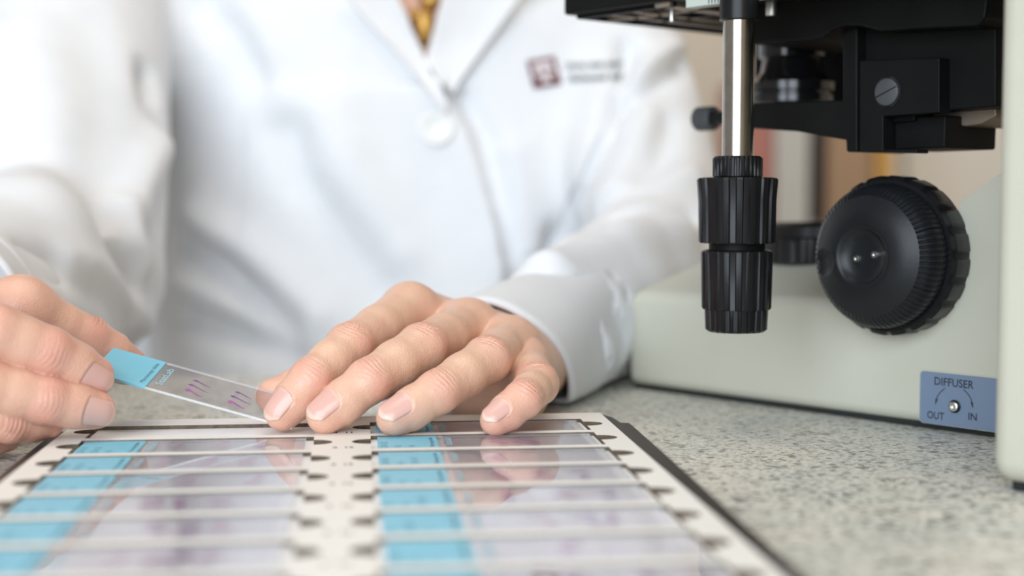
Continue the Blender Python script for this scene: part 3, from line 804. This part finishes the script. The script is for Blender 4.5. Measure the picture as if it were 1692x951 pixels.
def cuff(W, ax, t0, t1, r0, r1, tilt, thick=2.4, seed=1):
    n, k = 96, 26; sd = nrm(np.cross(ax, [0, 0, 1])); upv = np.cross(sd, ax); rr = np.random.default_rng(seed); ph = rr.uniform(0, 6.3, 4)
    rows = []
    for inner in (0, 1):
        for i in range(k):
            u = i / (k - 1)
            row = []
            for j in range(n):
                th = 2 * math.pi * j / n
                r = r0 + (r1 - r0) * u + (0.9 * math.sin(3 * th + ph[0] + 2 * u) + 0.6 * math.sin(5 * th + ph[1] - 3 * u)) * (0.5 + u) - inner * thick
                if i == 0 and not inner: r -= 0.5
                r += (0.7 * math.exp(-((u * (t1 - t0) - 1.5) / 1.5) ** 2)) * (0 if inner else 1)
                tt = t0 + (t1 - t0) * u + tilt * math.sin(th) * (1 - u)
                p = W + ax * tt + (sd * math.cos(th) + upv * math.sin(th)) * r
                lowz = 1.0 + inner * thick * 0.6
                if p[2] < lowz + 4: p[2] = lowz + 4 * math.exp((p[2] - lowz - 4) / 4)
                row.append(p)
            rows.append(row)
    v = np.array(rows).reshape(-1, 3); f = []
    for i in range(k - 1):
        for j in range(n):
            a, b = i * n + j, i * n + (j + 1) % n; f.append((a, b, b + n, a + n)); o = k * n; f.append((o + a, o + a + n, o + b + n, o + b))
    for j in range(n): f.append((j, k * n + j, k * n + (j + 1) % n, (j + 1) % n))
    return mesh_obj('cuff', v, np.array(f), M['coat'], coat_o, smooth=True)
cuff(WA, axA, -24, 66, 33.5, 32.0, -16.0)
cuff(WB, axB, -6, 62, 43.0, 40.5, -4.0, seed=4)
bvh = BVHTree.FromPolygons([tuple(x) for x in vC], fC.tolist())
def cast(px, py):
    d = Vector(ray(px, py)).normalized(); loc, nn, i, t = bvh.ray_cast(Vector(CAM), d)
    if loc is None: return None, None
    if nn.dot(d) > 0: nn = -nn
    return np.array(loc), np.array(nn)
def fill_none(g):
    last = None
    out = []
    for row in g:
        for k in row:
            if k[0] is not None: last = k; break
        if last is not None: break
    for row in g:
        r2 = []
        for k in row:
            if k[0] is None: k = last
            last = k; r2.append(k)
        out.append(r2)
    return out
def cloth_patch(name, left, right, nu, nv, off, th, mat, parent, smoothy=True, edge_lift=0.0, ylim=None):
    """cloth lying on the coat between two pixel lines; nu rows along the lines, nv across"""
    def at(line, t):
        L = np.array(line, float); s = np.concatenate([[0], np.cumsum(np.hypot(*np.diff(L, axis=0).T))]); s /= s[-1]
        return np.array([np.interp(t, s, L[:, 0]), np.interp(t, s, L[:, 1])])
    g = []
    for i in range(nu):
        t = i / (nu - 1); a, b = at(left, t), at(right, t)
        g.append([cast(*(a + (b - a) * j / (nv - 1))) for j in range(nv)])
    g = fill_none(g)
    Q = np.array([[k[0] for k in r] for r in g]); Nn = np.array([[k[1] for k in r] for r in g])
    if smoothy:                                   # bridge the neck opening: cloth keeps to the chest surface
        if ylim is not None: Q = np.where(Q[..., 1:2] > ylim, CAM + (Q - CAM) * (ylim / Q[..., 1:2]), Q)
        for _ in range(6):
            Q[1:-1, 1:-1] = 0.25 * (Q[:-2, 1:-1] + Q[2:, 1:-1] + Q[1:-1, :-2] + Q[1:-1, 2:])
            Nn[1:-1, 1:-1] = 0.25 * (Nn[:-2, 1:-1] + Nn[2:, 1:-1] + Nn[1:-1, :-2] + Nn[1:-1, 2:])
    Nn[..., 1] -= 1.0; Nn /= np.linalg.norm(Nn, axis=2, keepdims=True)
    lift = np.array([[off + edge_lift * math.sin(math.pi * 0.5 * abs(2 * j / (nv - 1) - 1)) ** 4 for j in range(nv)] for i in range(nu)])
    top = (Q + Nn * (lift + th)[..., None]).reshape(-1, 3); bot = (Q + Nn * lift[..., None] * 0.6).reshape(-1, 3)
    v = np.concatenate([top, bot]); n_ = nu * nv; f = []
    for i in range(nu - 1):
        for j in range(nv - 1):
            a = i * nv + j; f.append((a, a + nv, a + nv + 1, a + 1)); f.append((n_ + a, n_ + a + 1, n_ + a + nv + 1, n_ + a + nv))
    rim = [j for j in range(nv)] + [i * nv + nv - 1 for i in range(1, nu)] + [(nu - 1) * nv + j for j in range(nv - 2, -1, -1)] + [i * nv for i in range(nu - 2, 0, -1)]
    for k in range(len(rim)):
        a, b = rim[k], rim[(k + 1) % len(rim)]; f.append((a, b, n_ + b, n_ + a))
    o = mesh_obj(name, v, f, mat, parent, smooth=True)
    bm = bmesh.new(); bm.from_mesh(o.data); bmesh.ops.recalc_face_normals(bm, faces=bm.faces)
    for e in bm.edges:
        if len(e.link_faces) == 2: e.smooth = e.calc_face_angle(0) < math.radians(50)
    bm.to_mesh(o.data); bm.free()
    return o
cloth_patch('lapel', [(556, -30), (600, 30), (655, 88), (705, 150), (737, 190)], [(640, -30), (652, 0), (678, 52), (703, 104), (739, 172)], 26, 12, 2.0, 3.0, M['coat_trim'], coat_o, edge_lift=2.5, ylim=915)
cloth_patch('lapel', [(738, -30), (731, 0), (718, 50), (704, 102), (738, 158)], [(890, -30), (858, 2), (815, 62), (775, 115), (742, 160)], 26, 12, 2.0, 3.0, M['coat_trim'], coat_o, edge_lift=2.5, ylim=915)
cloth_patch('chest_pocket', [(886, 210), (868, 270), (862, 340), (862, 420)], [(992, 216), (962, 285), (930, 345), (905, 400)], 16, 12, 0.6, 1.6, M['coat_trim'], coat_o, smoothy=False)
# button
bp, bn = cast(722, 212)
bz = Vector(bn); bq = bz.to_track_quat('Z', 'Y').to_matrix()
def bmap(x, y, z): return tuple(Vector(bp) + bq @ Vector((x, y, z)))
bt = lathe('button', [(8.5, 0.2), (10.4, 1.2), (10.6, 2.6), (9.6, 3.4), (7.2, 3.0), (6.2, 2.3), (0.3, 2.2)], 40, M['button'], coat_o, mapf=bmap)
for ax_, ay_ in ((-1.8, -1.8), (1.8, -1.8), (-1.8, 1.8), (1.8, 1.8)):
    lathe('thread', [(0.9, 2.0), (0.9, 2.6), (0.3, 2.8)], 10, M['coat_trim'], bt, mapf=lambda x, y, z, ax_=ax_, ay_=ay_: bmap(x + ax_, y + ay_, z))
# embroidered badge and lettering on the chest
def conform(name, v2, f, origin, ex_, ey_, off, mat, parent):
    out = []; last = None
    for x, y in v2:
        px = origin[0] + ex_[0] * x + ey_[0] * y; py = origin[1] + ex_[1] * x + ey_[1] * y
        q, n_ = cast(px, py)
        if q is None: q, n_ = last
        last = (q, n_); out.append(q + nrm(n_ + np.array([0, -0.5, 0])) * off)
    return mesh_obj(name, out, f, mat, parent)
def gridquad(x0, y0, x1, y1, n=5):
    v = [(x0 + (x1 - x0) * i / n, y0 + (y1 - y0) * j / n) for j in range(n + 1) for i in range(n + 1)]
    f = [(j * (n + 1) + i, j * (n + 1) + i + 1, (j + 1) * (n + 1) + i + 1, (j + 1) * (n + 1) + i) for j in range(n) for i in range(n)]
    return v, f
bo, bx_, by_ = (882, 147), (46, -8), (-12, -46)       # lower left corner, along the bottom, up the side
badge = conform('embroidered_badge', *gridquad(0, 0, 1, 1, 8), bo, bx_, by_, 1.0, M['maroon'], coat_o)
strokes = [(0.14, 0.66, 0.86, 0.86), (0.14, 0.55, 0.26, 0.68), (0.74, 0.55, 0.86, 0.68), (0.42, 0.24, 0.58, 0.68), (0.34, 0.14, 0.66, 0.27), (0.12, 0.30, 0.19, 0.50), (0.27, 0.30, 0.34, 0.50), (0.14, 0.44, 0.32, 0.52), (0.66, 0.30, 0.72, 0.52), (0.84, 0.30, 0.90, 0.52), (0.71, 0.38, 0.85, 0.46)]
for s_ in strokes: conform('emblem_stroke', *gridquad(*s_, 2), bo, bx_, by_, 1.5, M['white_thread'], badge)
for body_, o_, size, wpx in (('TEXAS A&M UNIV', (934, 114), 11.5, 94), ('School of', (940, 135), 15.0, 88)):
    tv, tf = text_mesh(body_, 1.0, 0.035); w = max(x for x, y, z in tv)
    conform('coat_lettering', [(x / w, y) for x, y, z in tv], tf, o_, (wpx, -4), (0, -size), 1.0, M['grey_thread'], coat_o)

# necklace in the neck opening
def tube(name, pts, r, mat, parent=None, n=8):
    pts = [np.asarray(p, float) for p in pts]; v = []; f = []
    for i, p in enumerate(pts):
        t = nrm(pts[min(i + 1, len(pts) - 1)] - pts[max(i - 1, 0)]); a = nrm(np.cross(t, [0.3, 1, 0.2])); b = np.cross(t, a)
        for k in range(n): v.append(p + (a * math.cos(2 * math.pi * k / n) + b * math.sin(2 * math.pi * k / n)) * r)
    for i in range(len(pts) - 1):
        for k in range(n): f.append((i * n + k, i * n + (k + 1) % n, (i + 1) * n + (k + 1) % n, (i + 1) * n + k))
    f.append(tuple(range(n))[::-1]); f.append(tuple(range((len(pts) - 1) * n, len(pts) * n)))
    return mesh_obj(name, v, f, mat, parent, smooth=True)
def onbody(px, py):
    d = ray(px, py); d = d / np.linalg.norm(d); t = 800.0
    for _ in range(80):
        s = float(body((CAM + d * t)[None].astype(np.float32))[0])
        if s < 0.3: break
        t += max(s * 0.7, 0.3)
    return CAM + d * t
pc = onbody(702, 45)
neck = empty('pendant_necklace', tuple(pc * MM)); tag(neck, 'gold pendant necklace in the open neck of the lab coat', 'necklace')
def nl(p): return np.asarray(p) - pc
v_, f_ = lathe_vf([(0.5, -3.0), (5.5, -2.6), (7.5, -0.5), (7.5, 0.8), (5.5, 2.6), (0.5, 3.2)], 28, rfun=lambda t, i, r: r * (1 + 0.05 * math.cos(8 * t)))
mesh_obj('pendant', [nl(pc + np.array([x * 0.95, -4 - z, y * 1.7])) for x, y, z in v_], f_, M['gold'], neck, smooth=True)
chain_l = [onbody(x, y) + np.array([0, -2.0, 0]) for x, y in ((702, 20), (690, -25), (672, -80), (650, -130))]
chain_r = [onbody(x, y) + np.array([0, -2.0, 0]) for x, y in ((702, 20), (716, -25), (738, -80), (762, -130))]
for ch in (chain_l, chain_r): tube('chain', [nl(p) for p in ch], 1.6, M['gold'], neck)
for x, y, r_ in ((712, 2, 6.5), (686, 28, 5.0)):
    q = onbody(x, y); v_, f_ = lathe_vf([(0.3, -1), (0.8, -0.8), (1, 0), (0.8, 0.8), (0.3, 1)], 16)
    mesh_obj('bead', [nl(q + np.array([a * r_, -3 + c * r_, b_ * r_])) for a, b_, c in v_], f_, M['gold'], neck, smooth=True)

# ------------------------------------------------------------------ microscope
A0 = PZ(1035, 640, 0.0); B0 = PZ(1625, 722, 0.0)
e_ = nrm([B0[0] - A0[0], B0[1] - A0[1], 0]); yin = np.array([-e_[1], e_[0], 0])
SMAT = Matrix(((e_[0], yin[0], 0, A0[0] * MM), (e_[1], yin[1], 0, A0[1] * MM), (0, 0, 1, 0), (0, 0, 0, 1)))
scope = empty('microscope', matrix=SMAT)
tag(scope, 'cream and black laboratory microscope standing at the right of the tray', 'microscope')
def ML(px, py, yl):                                   # (along, up) of the pixel on the upright plane yl behind the base side
    o = CAM - A0; d = ray(px, py)
    t = (yl - o @ yin) / (d @ yin); q = o + d * t
    return float(q @ e_), float(q[2])
def MG(px, py, yl): a, c = ML(px, py, yl); return (a, yl, c)
def toL(p): q = np.asarray(p) - A0; return float(q @ e_), float(q @ yin), float(p[2])
map_ac = lambda p, q, d: (p, d, q)
def plate(name, pix, y0, y1, mat, bev=0.8, yref=None, parent=None):
    return extrude(name, [ML(x, y, y0 if yref is None else yref) for x, y in pix], y0, y1, map_ac, mat, parent or scope, bev)
# base
bv = [(0,0,2.0),(330,0,2.0),(330,100,2.0),(0,100,2.0),(0,0,45.5),(330,0,52),(330,100,52),(0,100,45.5),(17,38,62),(330,38,64),(330,92,64),(17,92,62)]
bf = [(0,3,2,1),(0,1,5,4),(1,2,6,5),(2,3,7,6),(3,0,4,7),(4,5,9,8),(5,6,10,9),(6,7,11,10),(7,4,8,11),(8,9,10,11)]
bevel(mesh_obj('base', bv, bf, M['cream'], scope), 5.0, 5, 12)
box('foot', 3, 326, 2.5, 97, 0, 2.4, M['rubber'], scope, 0.6)
# rear column and arm web
plate('arm_web', [(1560, 690), (1560, 420), (1588, 333), (1646, 291), (1700, 252), (1760, 720)], -0.12, 70, M['cream'], 0.1)
ca, cy_, _c = toL(PZ(1629, 807, 0.0))
box('arm', ca, ca + 190, cy_, 130, 2.5, 420, M['cream'], scope, 7, 5)
box('arm_foot', ca + 6, ca + 180, cy_ + 5, 120, 0, 3, M['rubber'], scope, 0.5)
# focus knob: axis points out of the base side
ka, kc = ML(1489, 421, 0.0)
KR = 132 / F * P(1489, 421, 575)[1]
kR = abs(ML(1489, 421 - 131, 0)[1] - kc)
def kmap(x, y, z): return (ka + x, -z, kc + y)
def scallop(nk, dep, rows):
    def fn(t, i, r):
        if i not in rows: return r
        ph = (t * nk / (2 * math.pi)) % 1.0
        return r - dep * (1 if ph < 0.22 else 0)
    return fn
coarse = lathe('coarse_focus_knob', [(kR * 0.8, -1), (kR - 0.8, -0.5), (kR, 1), (kR, 9.5), (kR - 1.6, 11.0), (kR * 0.8, 11.2)], 200, M['black'], scope, scallop(20, 0.7, (2, 3)), kmap)
fR = kR * 0.905
dome = [(fR * (0.832 - 0.39 * k / 22), 22.9 + 3.45 * math.sin(math.pi / 2 * k / 22)) for k in range(23)]
fine = lathe('fine_focus_knob', [(fR * 0.9, 11), (fR * 0.985, 11.4), (fR, 12.5), (fR * 0.99, 17.0), (fR * 0.955, 19.2), (fR * 0.91, 21.0), (fR * 0.84, 22.6)] + dome + [(fR * 0.40, 26.2), (fR * 0.38, 25.7), (fR * 0.355, 24.9), (fR * 0.30, 23.8), (fR * 0.20, 23.2), (0.2, 23.0)], 468, M['knob_black'], coarse, scallop(78, 0.55, (2, 3, 4, 5, 6)), kmap, ang=50)
for vx in fine.data.vertices:                         # shallow finger dimple pressed into the dome
    x_, y_, z_ = vx.co.x / MM - ka, vx.co.z / MM - kc, -vx.co.y / MM
    r0_ = math.hypot(x_ + 0.655 * fR, y_ + 0.10 * fR)
    if z_ > 22.7 and r0_ < 5.4: vx.co.y += (2.4 * (1 - (r0_ / 5.4) ** 2) + 0.25) * MM
for sx, sy in ((-4.2, -1.0), (4.2, 0.8)):
    s_ = lathe('screw', [(1.5, 22.8), (1.5, 23.9), (1.2, 24.3), (0.5, 24.3), (0.45, 23.8), (0.05, 23.8)], 20, M['silver'], fine, mapf=lambda x, y, z, sx=sx, sy=sy: kmap(x + sx, y + sy, z))
# label plate
pl = [ML(x, y, -0.4) for x, y in ((1521, 612), (1640, 624), (1640, 712), (1521, 697))]
lx0, lx1 = pl[0][0], pl[1][0] + 6
lz1 = (pl[0][1] + pl[1][1]) / 2; lz0 = (pl[2][1] + pl[3][1]) / 2
def rrect(x0, x1, z0, z1, r, n=6):
    o = []
    for cx_, cz_, a0_ in ((x1 - r, z0 + r, -90), (x1 - r, z1 - r, 0), (x0 + r, z1 - r, 90), (x0 + r, z0 + r, 180)):
        for k in range(n + 1):
            t = math.radians(a0_ + 90 * k / n); o.append((cx_ + r * math.cos(t), cz_ + r * math.sin(t)))
    return o
lp = extrude('label_plate', rrect(lx0, lx1, lz0, lz1, 1.6), -0.6, 0.4, map_ac, M['plate_blue'], scope, 0.08, 1); lp['label'] = 'blue-grey diffuser label'
rim = extrude('label_rim', rrect(lx0 - 0.4, lx1 + 1, lz0 - 0.25, lz1 + 0.6, 1.9), -0.35, 0.4, map_ac, M['cream'], scope, 0.1, 1)
def plate_text(body_, px0, px1, py, size_px):
    (a0, c0), (a1, c1) = ML(px0, py, -0.65), ML(px1, py, -0.65)
    tv, tf = text_mesh(body_, 1.0, 0.012); w0 = min(x for x, y, z in tv); w1 = max(x for x, y, z in tv)
    h = abs(ML(px0, py - size_px, -0.65)[1] - c0)
    mesh_obj('lettering', [(a0 + (x - w0) / (w1 - w0) * (a1 - a0), -0.68, c0 + y * h / 0.7) for x, y, z in tv], tf, M['ink'], lp)
plate_text('DIFFUSER', 1544, 1609, 635, 13); plate_text('OUT', 1532, 1560, 690, 12); plate_text('IN', 1600, 1614, 693, 12)
def arrow(pix):
    q = [np.array(MG(x, y, -0.72)) for x, y in pix]
    tube('arrow', q, 0.16, M['ink'], lp, 6)
    t = nrm(q[-1] - q[-2]); sd = np.array([t[2], 0, -t[0]])
    mesh_obj('arrow_head', [q[-1] + t * 1.0, q[-1] - t * 1.6 + sd * 0.55, q[-1] - t * 1.6 - sd * 0.55], [(0, 1, 2)], M['ink'], lp)
arrow([(1561, 641), (1554, 647), (1549, 654), (1547, 661), (1546, 665)]); arrow([(1592, 643), (1599, 650), (1604, 658), (1606, 666), (1607, 671)])
da, dc = ML(1578, 671, -0.6)
sm = lambda x, y, z: (da + x, -0.6 - z, dc + y)
scr = lathe('diffuser_screw', [(2.5, 0), (2.5, 0.6), (2.1, 0.8)], 28, M['black'], lp, mapf=sm)
lathe('screw_ring', [(1.9, 0.3), (1.9, 1.4), (1.5, 1.7), (1.0, 1.7), (0.9, 0.9), (0.05, 0.9)], 24, M['silver'], lp, mapf=sm)
# stage drive: pole with coaxial knobs
PY = 560.0
pa, py_l, _ = toL(P(1219, 258, PY))
zof = lambda y: float(P(1219, y, PY)[2])
pxw = lambda w: w / F * PY / 2
def vmap(x, y, z): return (pa + x, py_l + y, z)
def ribs(nk, dep, rows, duty=0.3):
    def fn(t, i, r):
        if i not in rows: return r
        return r - dep * (1 if (t * nk / (2 * math.pi)) % 1.0 < duty else 0)
    return fn
pole = lathe('drive_shaft', [(pxw(52), zof(300)), (pxw(52), zof(20))], 48, M['chrome'], scope, mapf=vmap)
r_ = pxw(64); lathe('shaft_sleeve', [(r_ - 1, zof(35)), (r_, zof(33)), (r_, zof(-60))], 48, M['black'], scope, mapf=vmap)
r_ = pxw(82); lathe('clamp_collar', [(r_ - 1.2, zof(294)), (r_, zof(291)), (r_, zof(262)), (r_ - 1.0, zof(258)), (pxw(50), zof(257.5))], 192, M['black'], scope, ribs(32, 0.45, (1, 2), 0.35), vmap)
r_ = pxw(131); up = lathe('upper_drive_knob', [(r_ * .7, zof(401)), (r_ - 1.0, zof(401)), (r_ - 0.6, zof(398)), (r_ - 0.3, zof(330)), (r_ + 0.3, zof(297)), (r_ - 0.3, zof(294)), (r_ - 2.0, zof(293)), (r_ * .5, zof(293))], 180, M['black'], scope, ribs(18, 0.8, (2, 3, 4), 0.42), vmap)
r_ = pxw(92); lathe('knob_neck', [(r_, zof(416)), (r_, zof(398))], 48, M['black_matt'], scope, mapf=vmap)
r_ = pxw(118); lathe('lower_drive_knob', [(r_ * .7, zof(510)), (r_ - 0.8, zof(510)), (r_ - 0.4, zof(507)), (r_, zof(418)), (r_ - 0.4, zof(414)), (r_ - 1.8, zof(412)), (r_ * .5, zof(412))], 180, M['black'], scope, ribs(18, 0.7, (2, 3), 0.42), vmap)
r_ = pxw(104); lathe('end_cap', [(r_ * .5, zof(547)), (r_ - 1.5, zof(547)), (r_ - 0.3, zof(543)), (r_, zof(512)), (r_, zof(505))], 192, M['black'], scope, ribs(24, 0.45, (2, 3, 4), 0.35), vmap)
# field lens ring on the base
fy = 58.0; fa, fc = ML(1300, 425, fy - 26)
def fmap(x, y, z): return (fa + x, fy + y, z)
lathe('field_lens_ring', [(25, 60), (28, 61.5), (28, 71), (27.6, 72.5), (28.8, 73.5), (28.8, 78.0), (27, 79.5), (22, 79.5), (21.5, 78), (0.2, 78)], 180, M['black'], scope, ribs(36, 0.7, (1, 2), 0.4), fmap)
# stage plate overhead
sa, sy_, sz = toL(P(931, 25, 640))
STZ = float(P(931, 25, 640)[2])
stage = box('stage', sa, sa + 250, sy_, sy_ + 175, STZ, STZ + 16, M['black_matt'], scope, 1.2)
for k, (a0, a1, y0, y1) in enumerate(((3, 60, 5, 8), (3, 60, 22, 25), (3, 50, 40, 43), (3, 5, 5, 120), (20, 23, 8, 100), (34, 37, 8, 110), (52, 60, 3, 150))):
    box('underside_rib', sa + a0, sa + a1, sy_ + y0, sy_ + y1, STZ - 1.6, STZ + 0.2, M['bare_metal'] if k in (1, 4, 5, 6) else M['black_matt'], stage, 0.2)
q = toL(P(1110, 25, 612)); lathe('pin', [(1.0, STZ - 6), (1.0, STZ + 1)], 14, M['silver'], stage, mapf=lambda x, y, z: (q[0] + x, q[1] + y, z))
sc0 = toL(P(1133, 5, 585)); 
scale_ = box('vernier_scale', sc0[0], sc0[0] + 60, sc0[1], sc0[1] + 6, zof(8) + 2, zof(8) + 14, M['scale_white'], stage, 0.3)
for k in range(22):
    box('scale_mark', sc0[0] + 12 + k * 1.6, sc0[0] + 12.5 + k * 1.6, sc0[1] - 0.06, sc0[1] + 0.1, zof(8) + 2.5, zof(8) + (7 if k % 5 else 9), M['ink'], scale_)
for px_ in (1275, 1340):
    q = toL(P(px_, 8, 600)); lathe('stage_screw', [(2.2, float(P(px_, 26, 600)[2])), (2.4, float(P(px_, 22, 600)[2])), (2.4, STZ + 1)], 16, M['silver'], stage, mapf=lambda x, y, z, q=q: (q[0] + x, q[1] + y, z))
# stage carrier, condenser arm and focusing slide
plate('stage_carrier', [(1236, -40), (1640, -70), (1628, 30), (1614, 43), (1520, 47), (1454, 52), (1436, 47), (1422, 43), (1394, 43), (1376, 50), (1358, 63), (1330, 67), (1236, 73)], -22, 40, M['black_matt'], 1.2)
plate('slide_block', [(1396, 40), (1646, 30), (1646, 176), (1511, 186), (1511, 200), (1400, 210)], -8, 60, M['black_matt'], 0.8)
plate('condenser_arm', [(1196, 172), (1392, 165), (1392, 45), (1416, 45), (1416, 251), (1398, 251), (1397, 231), (1360, 225), (1317, 217), (1196, 209)], -14, 20, M['black_matt'], 0.8)
plate('rack_plate', [(1420, 100), (1552, 95), (1552, 186), (1459, 192), (1459, 247), (1515, 246), (1515, 253), (1420, 251)], -15, -7, M['black_matt'], 0.5)
plate('rack_block', [(1460, 194), (1563, 190), (1561, 244), (1460, 248)], -6, 30, M['black_matt'], 0.8)
plate('guide_rail', [(1512, 183), (1646, 174), (1646, 192), (1620, 205), (1595, 209), (1575, 206), (1565, 198), (1514, 196)], 5, 50, M['bare_metal'], 0.8)
ba, bc = ML(1467, 152, -15.0); br = abs(ML(1467, 152 - 26, -15)[1] - bc)
lathe('screw_recess', [(br, -0.1), (br, 0.35), (br * 0.9, 0.4), (br * 0.88, 0.15), (0.1, 0.15)], 48, M['black_gloss'], scope, mapf=lambda x, y, z: (ba + x, -15 - z, bc + y))
big = lathe('slotted_screw', [(br * 0.86, 0), (br * 0.86, 1.0), (br * 0.8, 1.2), (0.1, 1.2)], 48, M['grey_plastic'], scope, mapf=lambda x, y, z: (ba + x, -15 - z, bc + y))
cs, sn = math.cos(math.radians(22)), math.sin(math.radians(22)); L_ = br * 0.84; W_ = 0.28
mesh_obj('slot', [(ba + x * cs - y * sn, -16.23, bc + x * sn + y * cs) for x, y in ((-L_, -W_), (L_, -W_), (L_, W_), (-L_, W_))], [(0, 1, 2, 3)], M['black_gloss'], big)
# condenser
cyl = 35.0; cna, _c = ML(1308, 150, cyl)
zc = lambda py: ML(1308, py, cyl - 20)[1]
def cmap(x, y, z): return (cna + x, cyl + y, z)
lathe('condenser', [(17, zc(168)), (19, zc(164)), (19, zc(152)), (17.6, zc(150)), (17.6, zc(146)), (19.5, zc(144)), (19.5, zc(130)), (17, zc(126)), (14, zc(112)), (13, zc(90)), (15, zc(86)), (15, zc(60))], 72, M['black_gloss'], scope, mapf=cmap)
plate('substage_housing', [(1245, 20), (1410, 20), (1410, 172), (1245, 172)], 62, 80, M['black_matt'], 0.8)
# condenser clamp screw in grey
ga, gc = ML(1166, 196, 5.0)
gr = abs(ML(1166, 196 - 20, 5)[1] - gc)
gmap = lambda x, y, z: (ga + z, 5 + x, gc + y)
lathe('clamp_screw', [(gr - 1.0, -5), (gr, -4.2), (gr, 4.5), (gr - 0.6, 5.2), (1, 5.2)], 90, M['grey_plastic'], scope, ribs(18, 0.3, (1, 2), 0.4), gmap)
lathe('screw_shaft', [(3.2, 5), (3.2, 24)], 24, M['black'], scope, mapf=gmap)

# pale door in the back wall
M['door'] = mottled('cream_door_paint', (0.90, 0.86, 0.78), (0.92, 0.88, 0.80), 6, 0.55)
dx0 = float(P(1484, 300, 2690)[0])
door = empty('door_1', ((dx0 + 430) * MM, 2.69, -0.74)); tag(door, kind='structure')
box('panel', -425, 425, -40, 5, 0, 2020, M['door'], door, 2)
for x0_, x1_ in ((-430, -470), (430, 470)): box('frame', min(x0_, x1_), max(x0_, x1_), -30, 8, 0, 2070, M['door'], door, 2)
box('frame', -470, 470, -30, 8, 2025, 2075, M['door'], door, 2)
lathe('handle', [(12, 0), (12, 30), (24, 45), (24, 60), (8, 66)], 32, M['silver'], door, mapf=lambda x, y, z: (350 + x, -40 - z, 1000 + y))
# ------------------------------------------------------------------ things on the cabinet behind
BY = 2350.0
cab_top = float(P(1300, 440, BY)[2])
cab = empty('storage_cabinet', (0.55, (BY + 100) * MM, -0.74)); tag(cab, 'low beige storage cabinet by the back wall', 'cabinet')
M['cab'] = mottled('cabinet_laminate', (0.42, 0.36, 0.29), (0.46, 0.40, 0.32), 10, 0.5)
ch = cab_top + 740
box('body', -420, 420, -150, 230, 60, ch - 25, M['cab'], cab, 2)
box('top', -435, 435, -165, 235, ch - 25, ch, M['cab'], cab, 2)
box('plinth', -400, 400, -130, 220, 0, 60, M['rubber'], cab, 1)
for s in (-1, 1):
    d_ = box('door', -415 if s < 0 else 3, -3 if s < 0 else 415, -168, -150, 70, ch - 32, M['cab'], cab, 1.5)
    box('handle', -40 if s < 0 else 25, -25 if s < 0 else 40, -182, -168, ch - 220, ch - 90, M['silver'], d_, 2)
def standing(name, px0, px1, Y, h, depth, col, label, cat, rough=0.5):
    x0 = P(px0, 300, Y)[0]; x1 = P(px1, 300, Y)[0]
    m = mottled(name + '_cover', col, tuple(c * 1.06 for c in col), 12, rough)
    t = empty(name, ((x0 + x1) / 2 * MM, Y * MM, cab_top * MM)); tag(t, label, cat)
    w = (x1 - x0) / 2
    if cat == 'binder':
        box('spine', -w, w, 0, 3, 0, h, m, t, 1.0)
        for s in (-1, 1): box('board', s * w - (3 if s > 0 else 0), s * w + (0 if s > 0 else 3), 3, depth, 0, h, m, t, 0.8)
        box('pages', -w + 4, w - 4, 6, depth - 8, 2, h - 8, M['card'], t)
        lathe('finger_ring', [(9, 0), (9, 1.2), (6.5, 1.2), (6.5, 0)], 24, M['silver'], t, mapf=lambda x, y, z: (x, -z, 60 + y))
    else:
        b_ = box('body', -w, w, 0, depth, 0, h - 30, m, t, 1.5); box('lid', -w - 1.5, w + 1.5, -1.5, depth + 1.5, h - 45, h, m, t, 1.5)
    return t
standing('binder', 1222, 1277, 2300, 300, 240, (0.50, 0.20, 0.16), 'dusty red binder standing on the cabinet behind the chrome pole', 'binder')
standing('binder', 1281, 1336, 2290, 310, 240, (0.60, 0.585, 0.54), 'pale grey binder standing on the cabinet left of the brown box', 'binder')
standing('binder', 1338, 1361, 2330, 300, 240, (0.045, 0.035, 0.03), 'thin dark binder standing between the grey binder and the brown box', 'binder')
standing('storage_box', 1368, 1441, 2300, 305, 250, (0.42, 0.27, 0.165), 'brown cardboard storage box standing on the cabinet behind', 'box')
standing('binder', 1446, 1474, 2310, 300, 240, (0.66, 0.36, 0.09), 'narrow yellow binder standing right of the brown box', 'binder')
print('done')
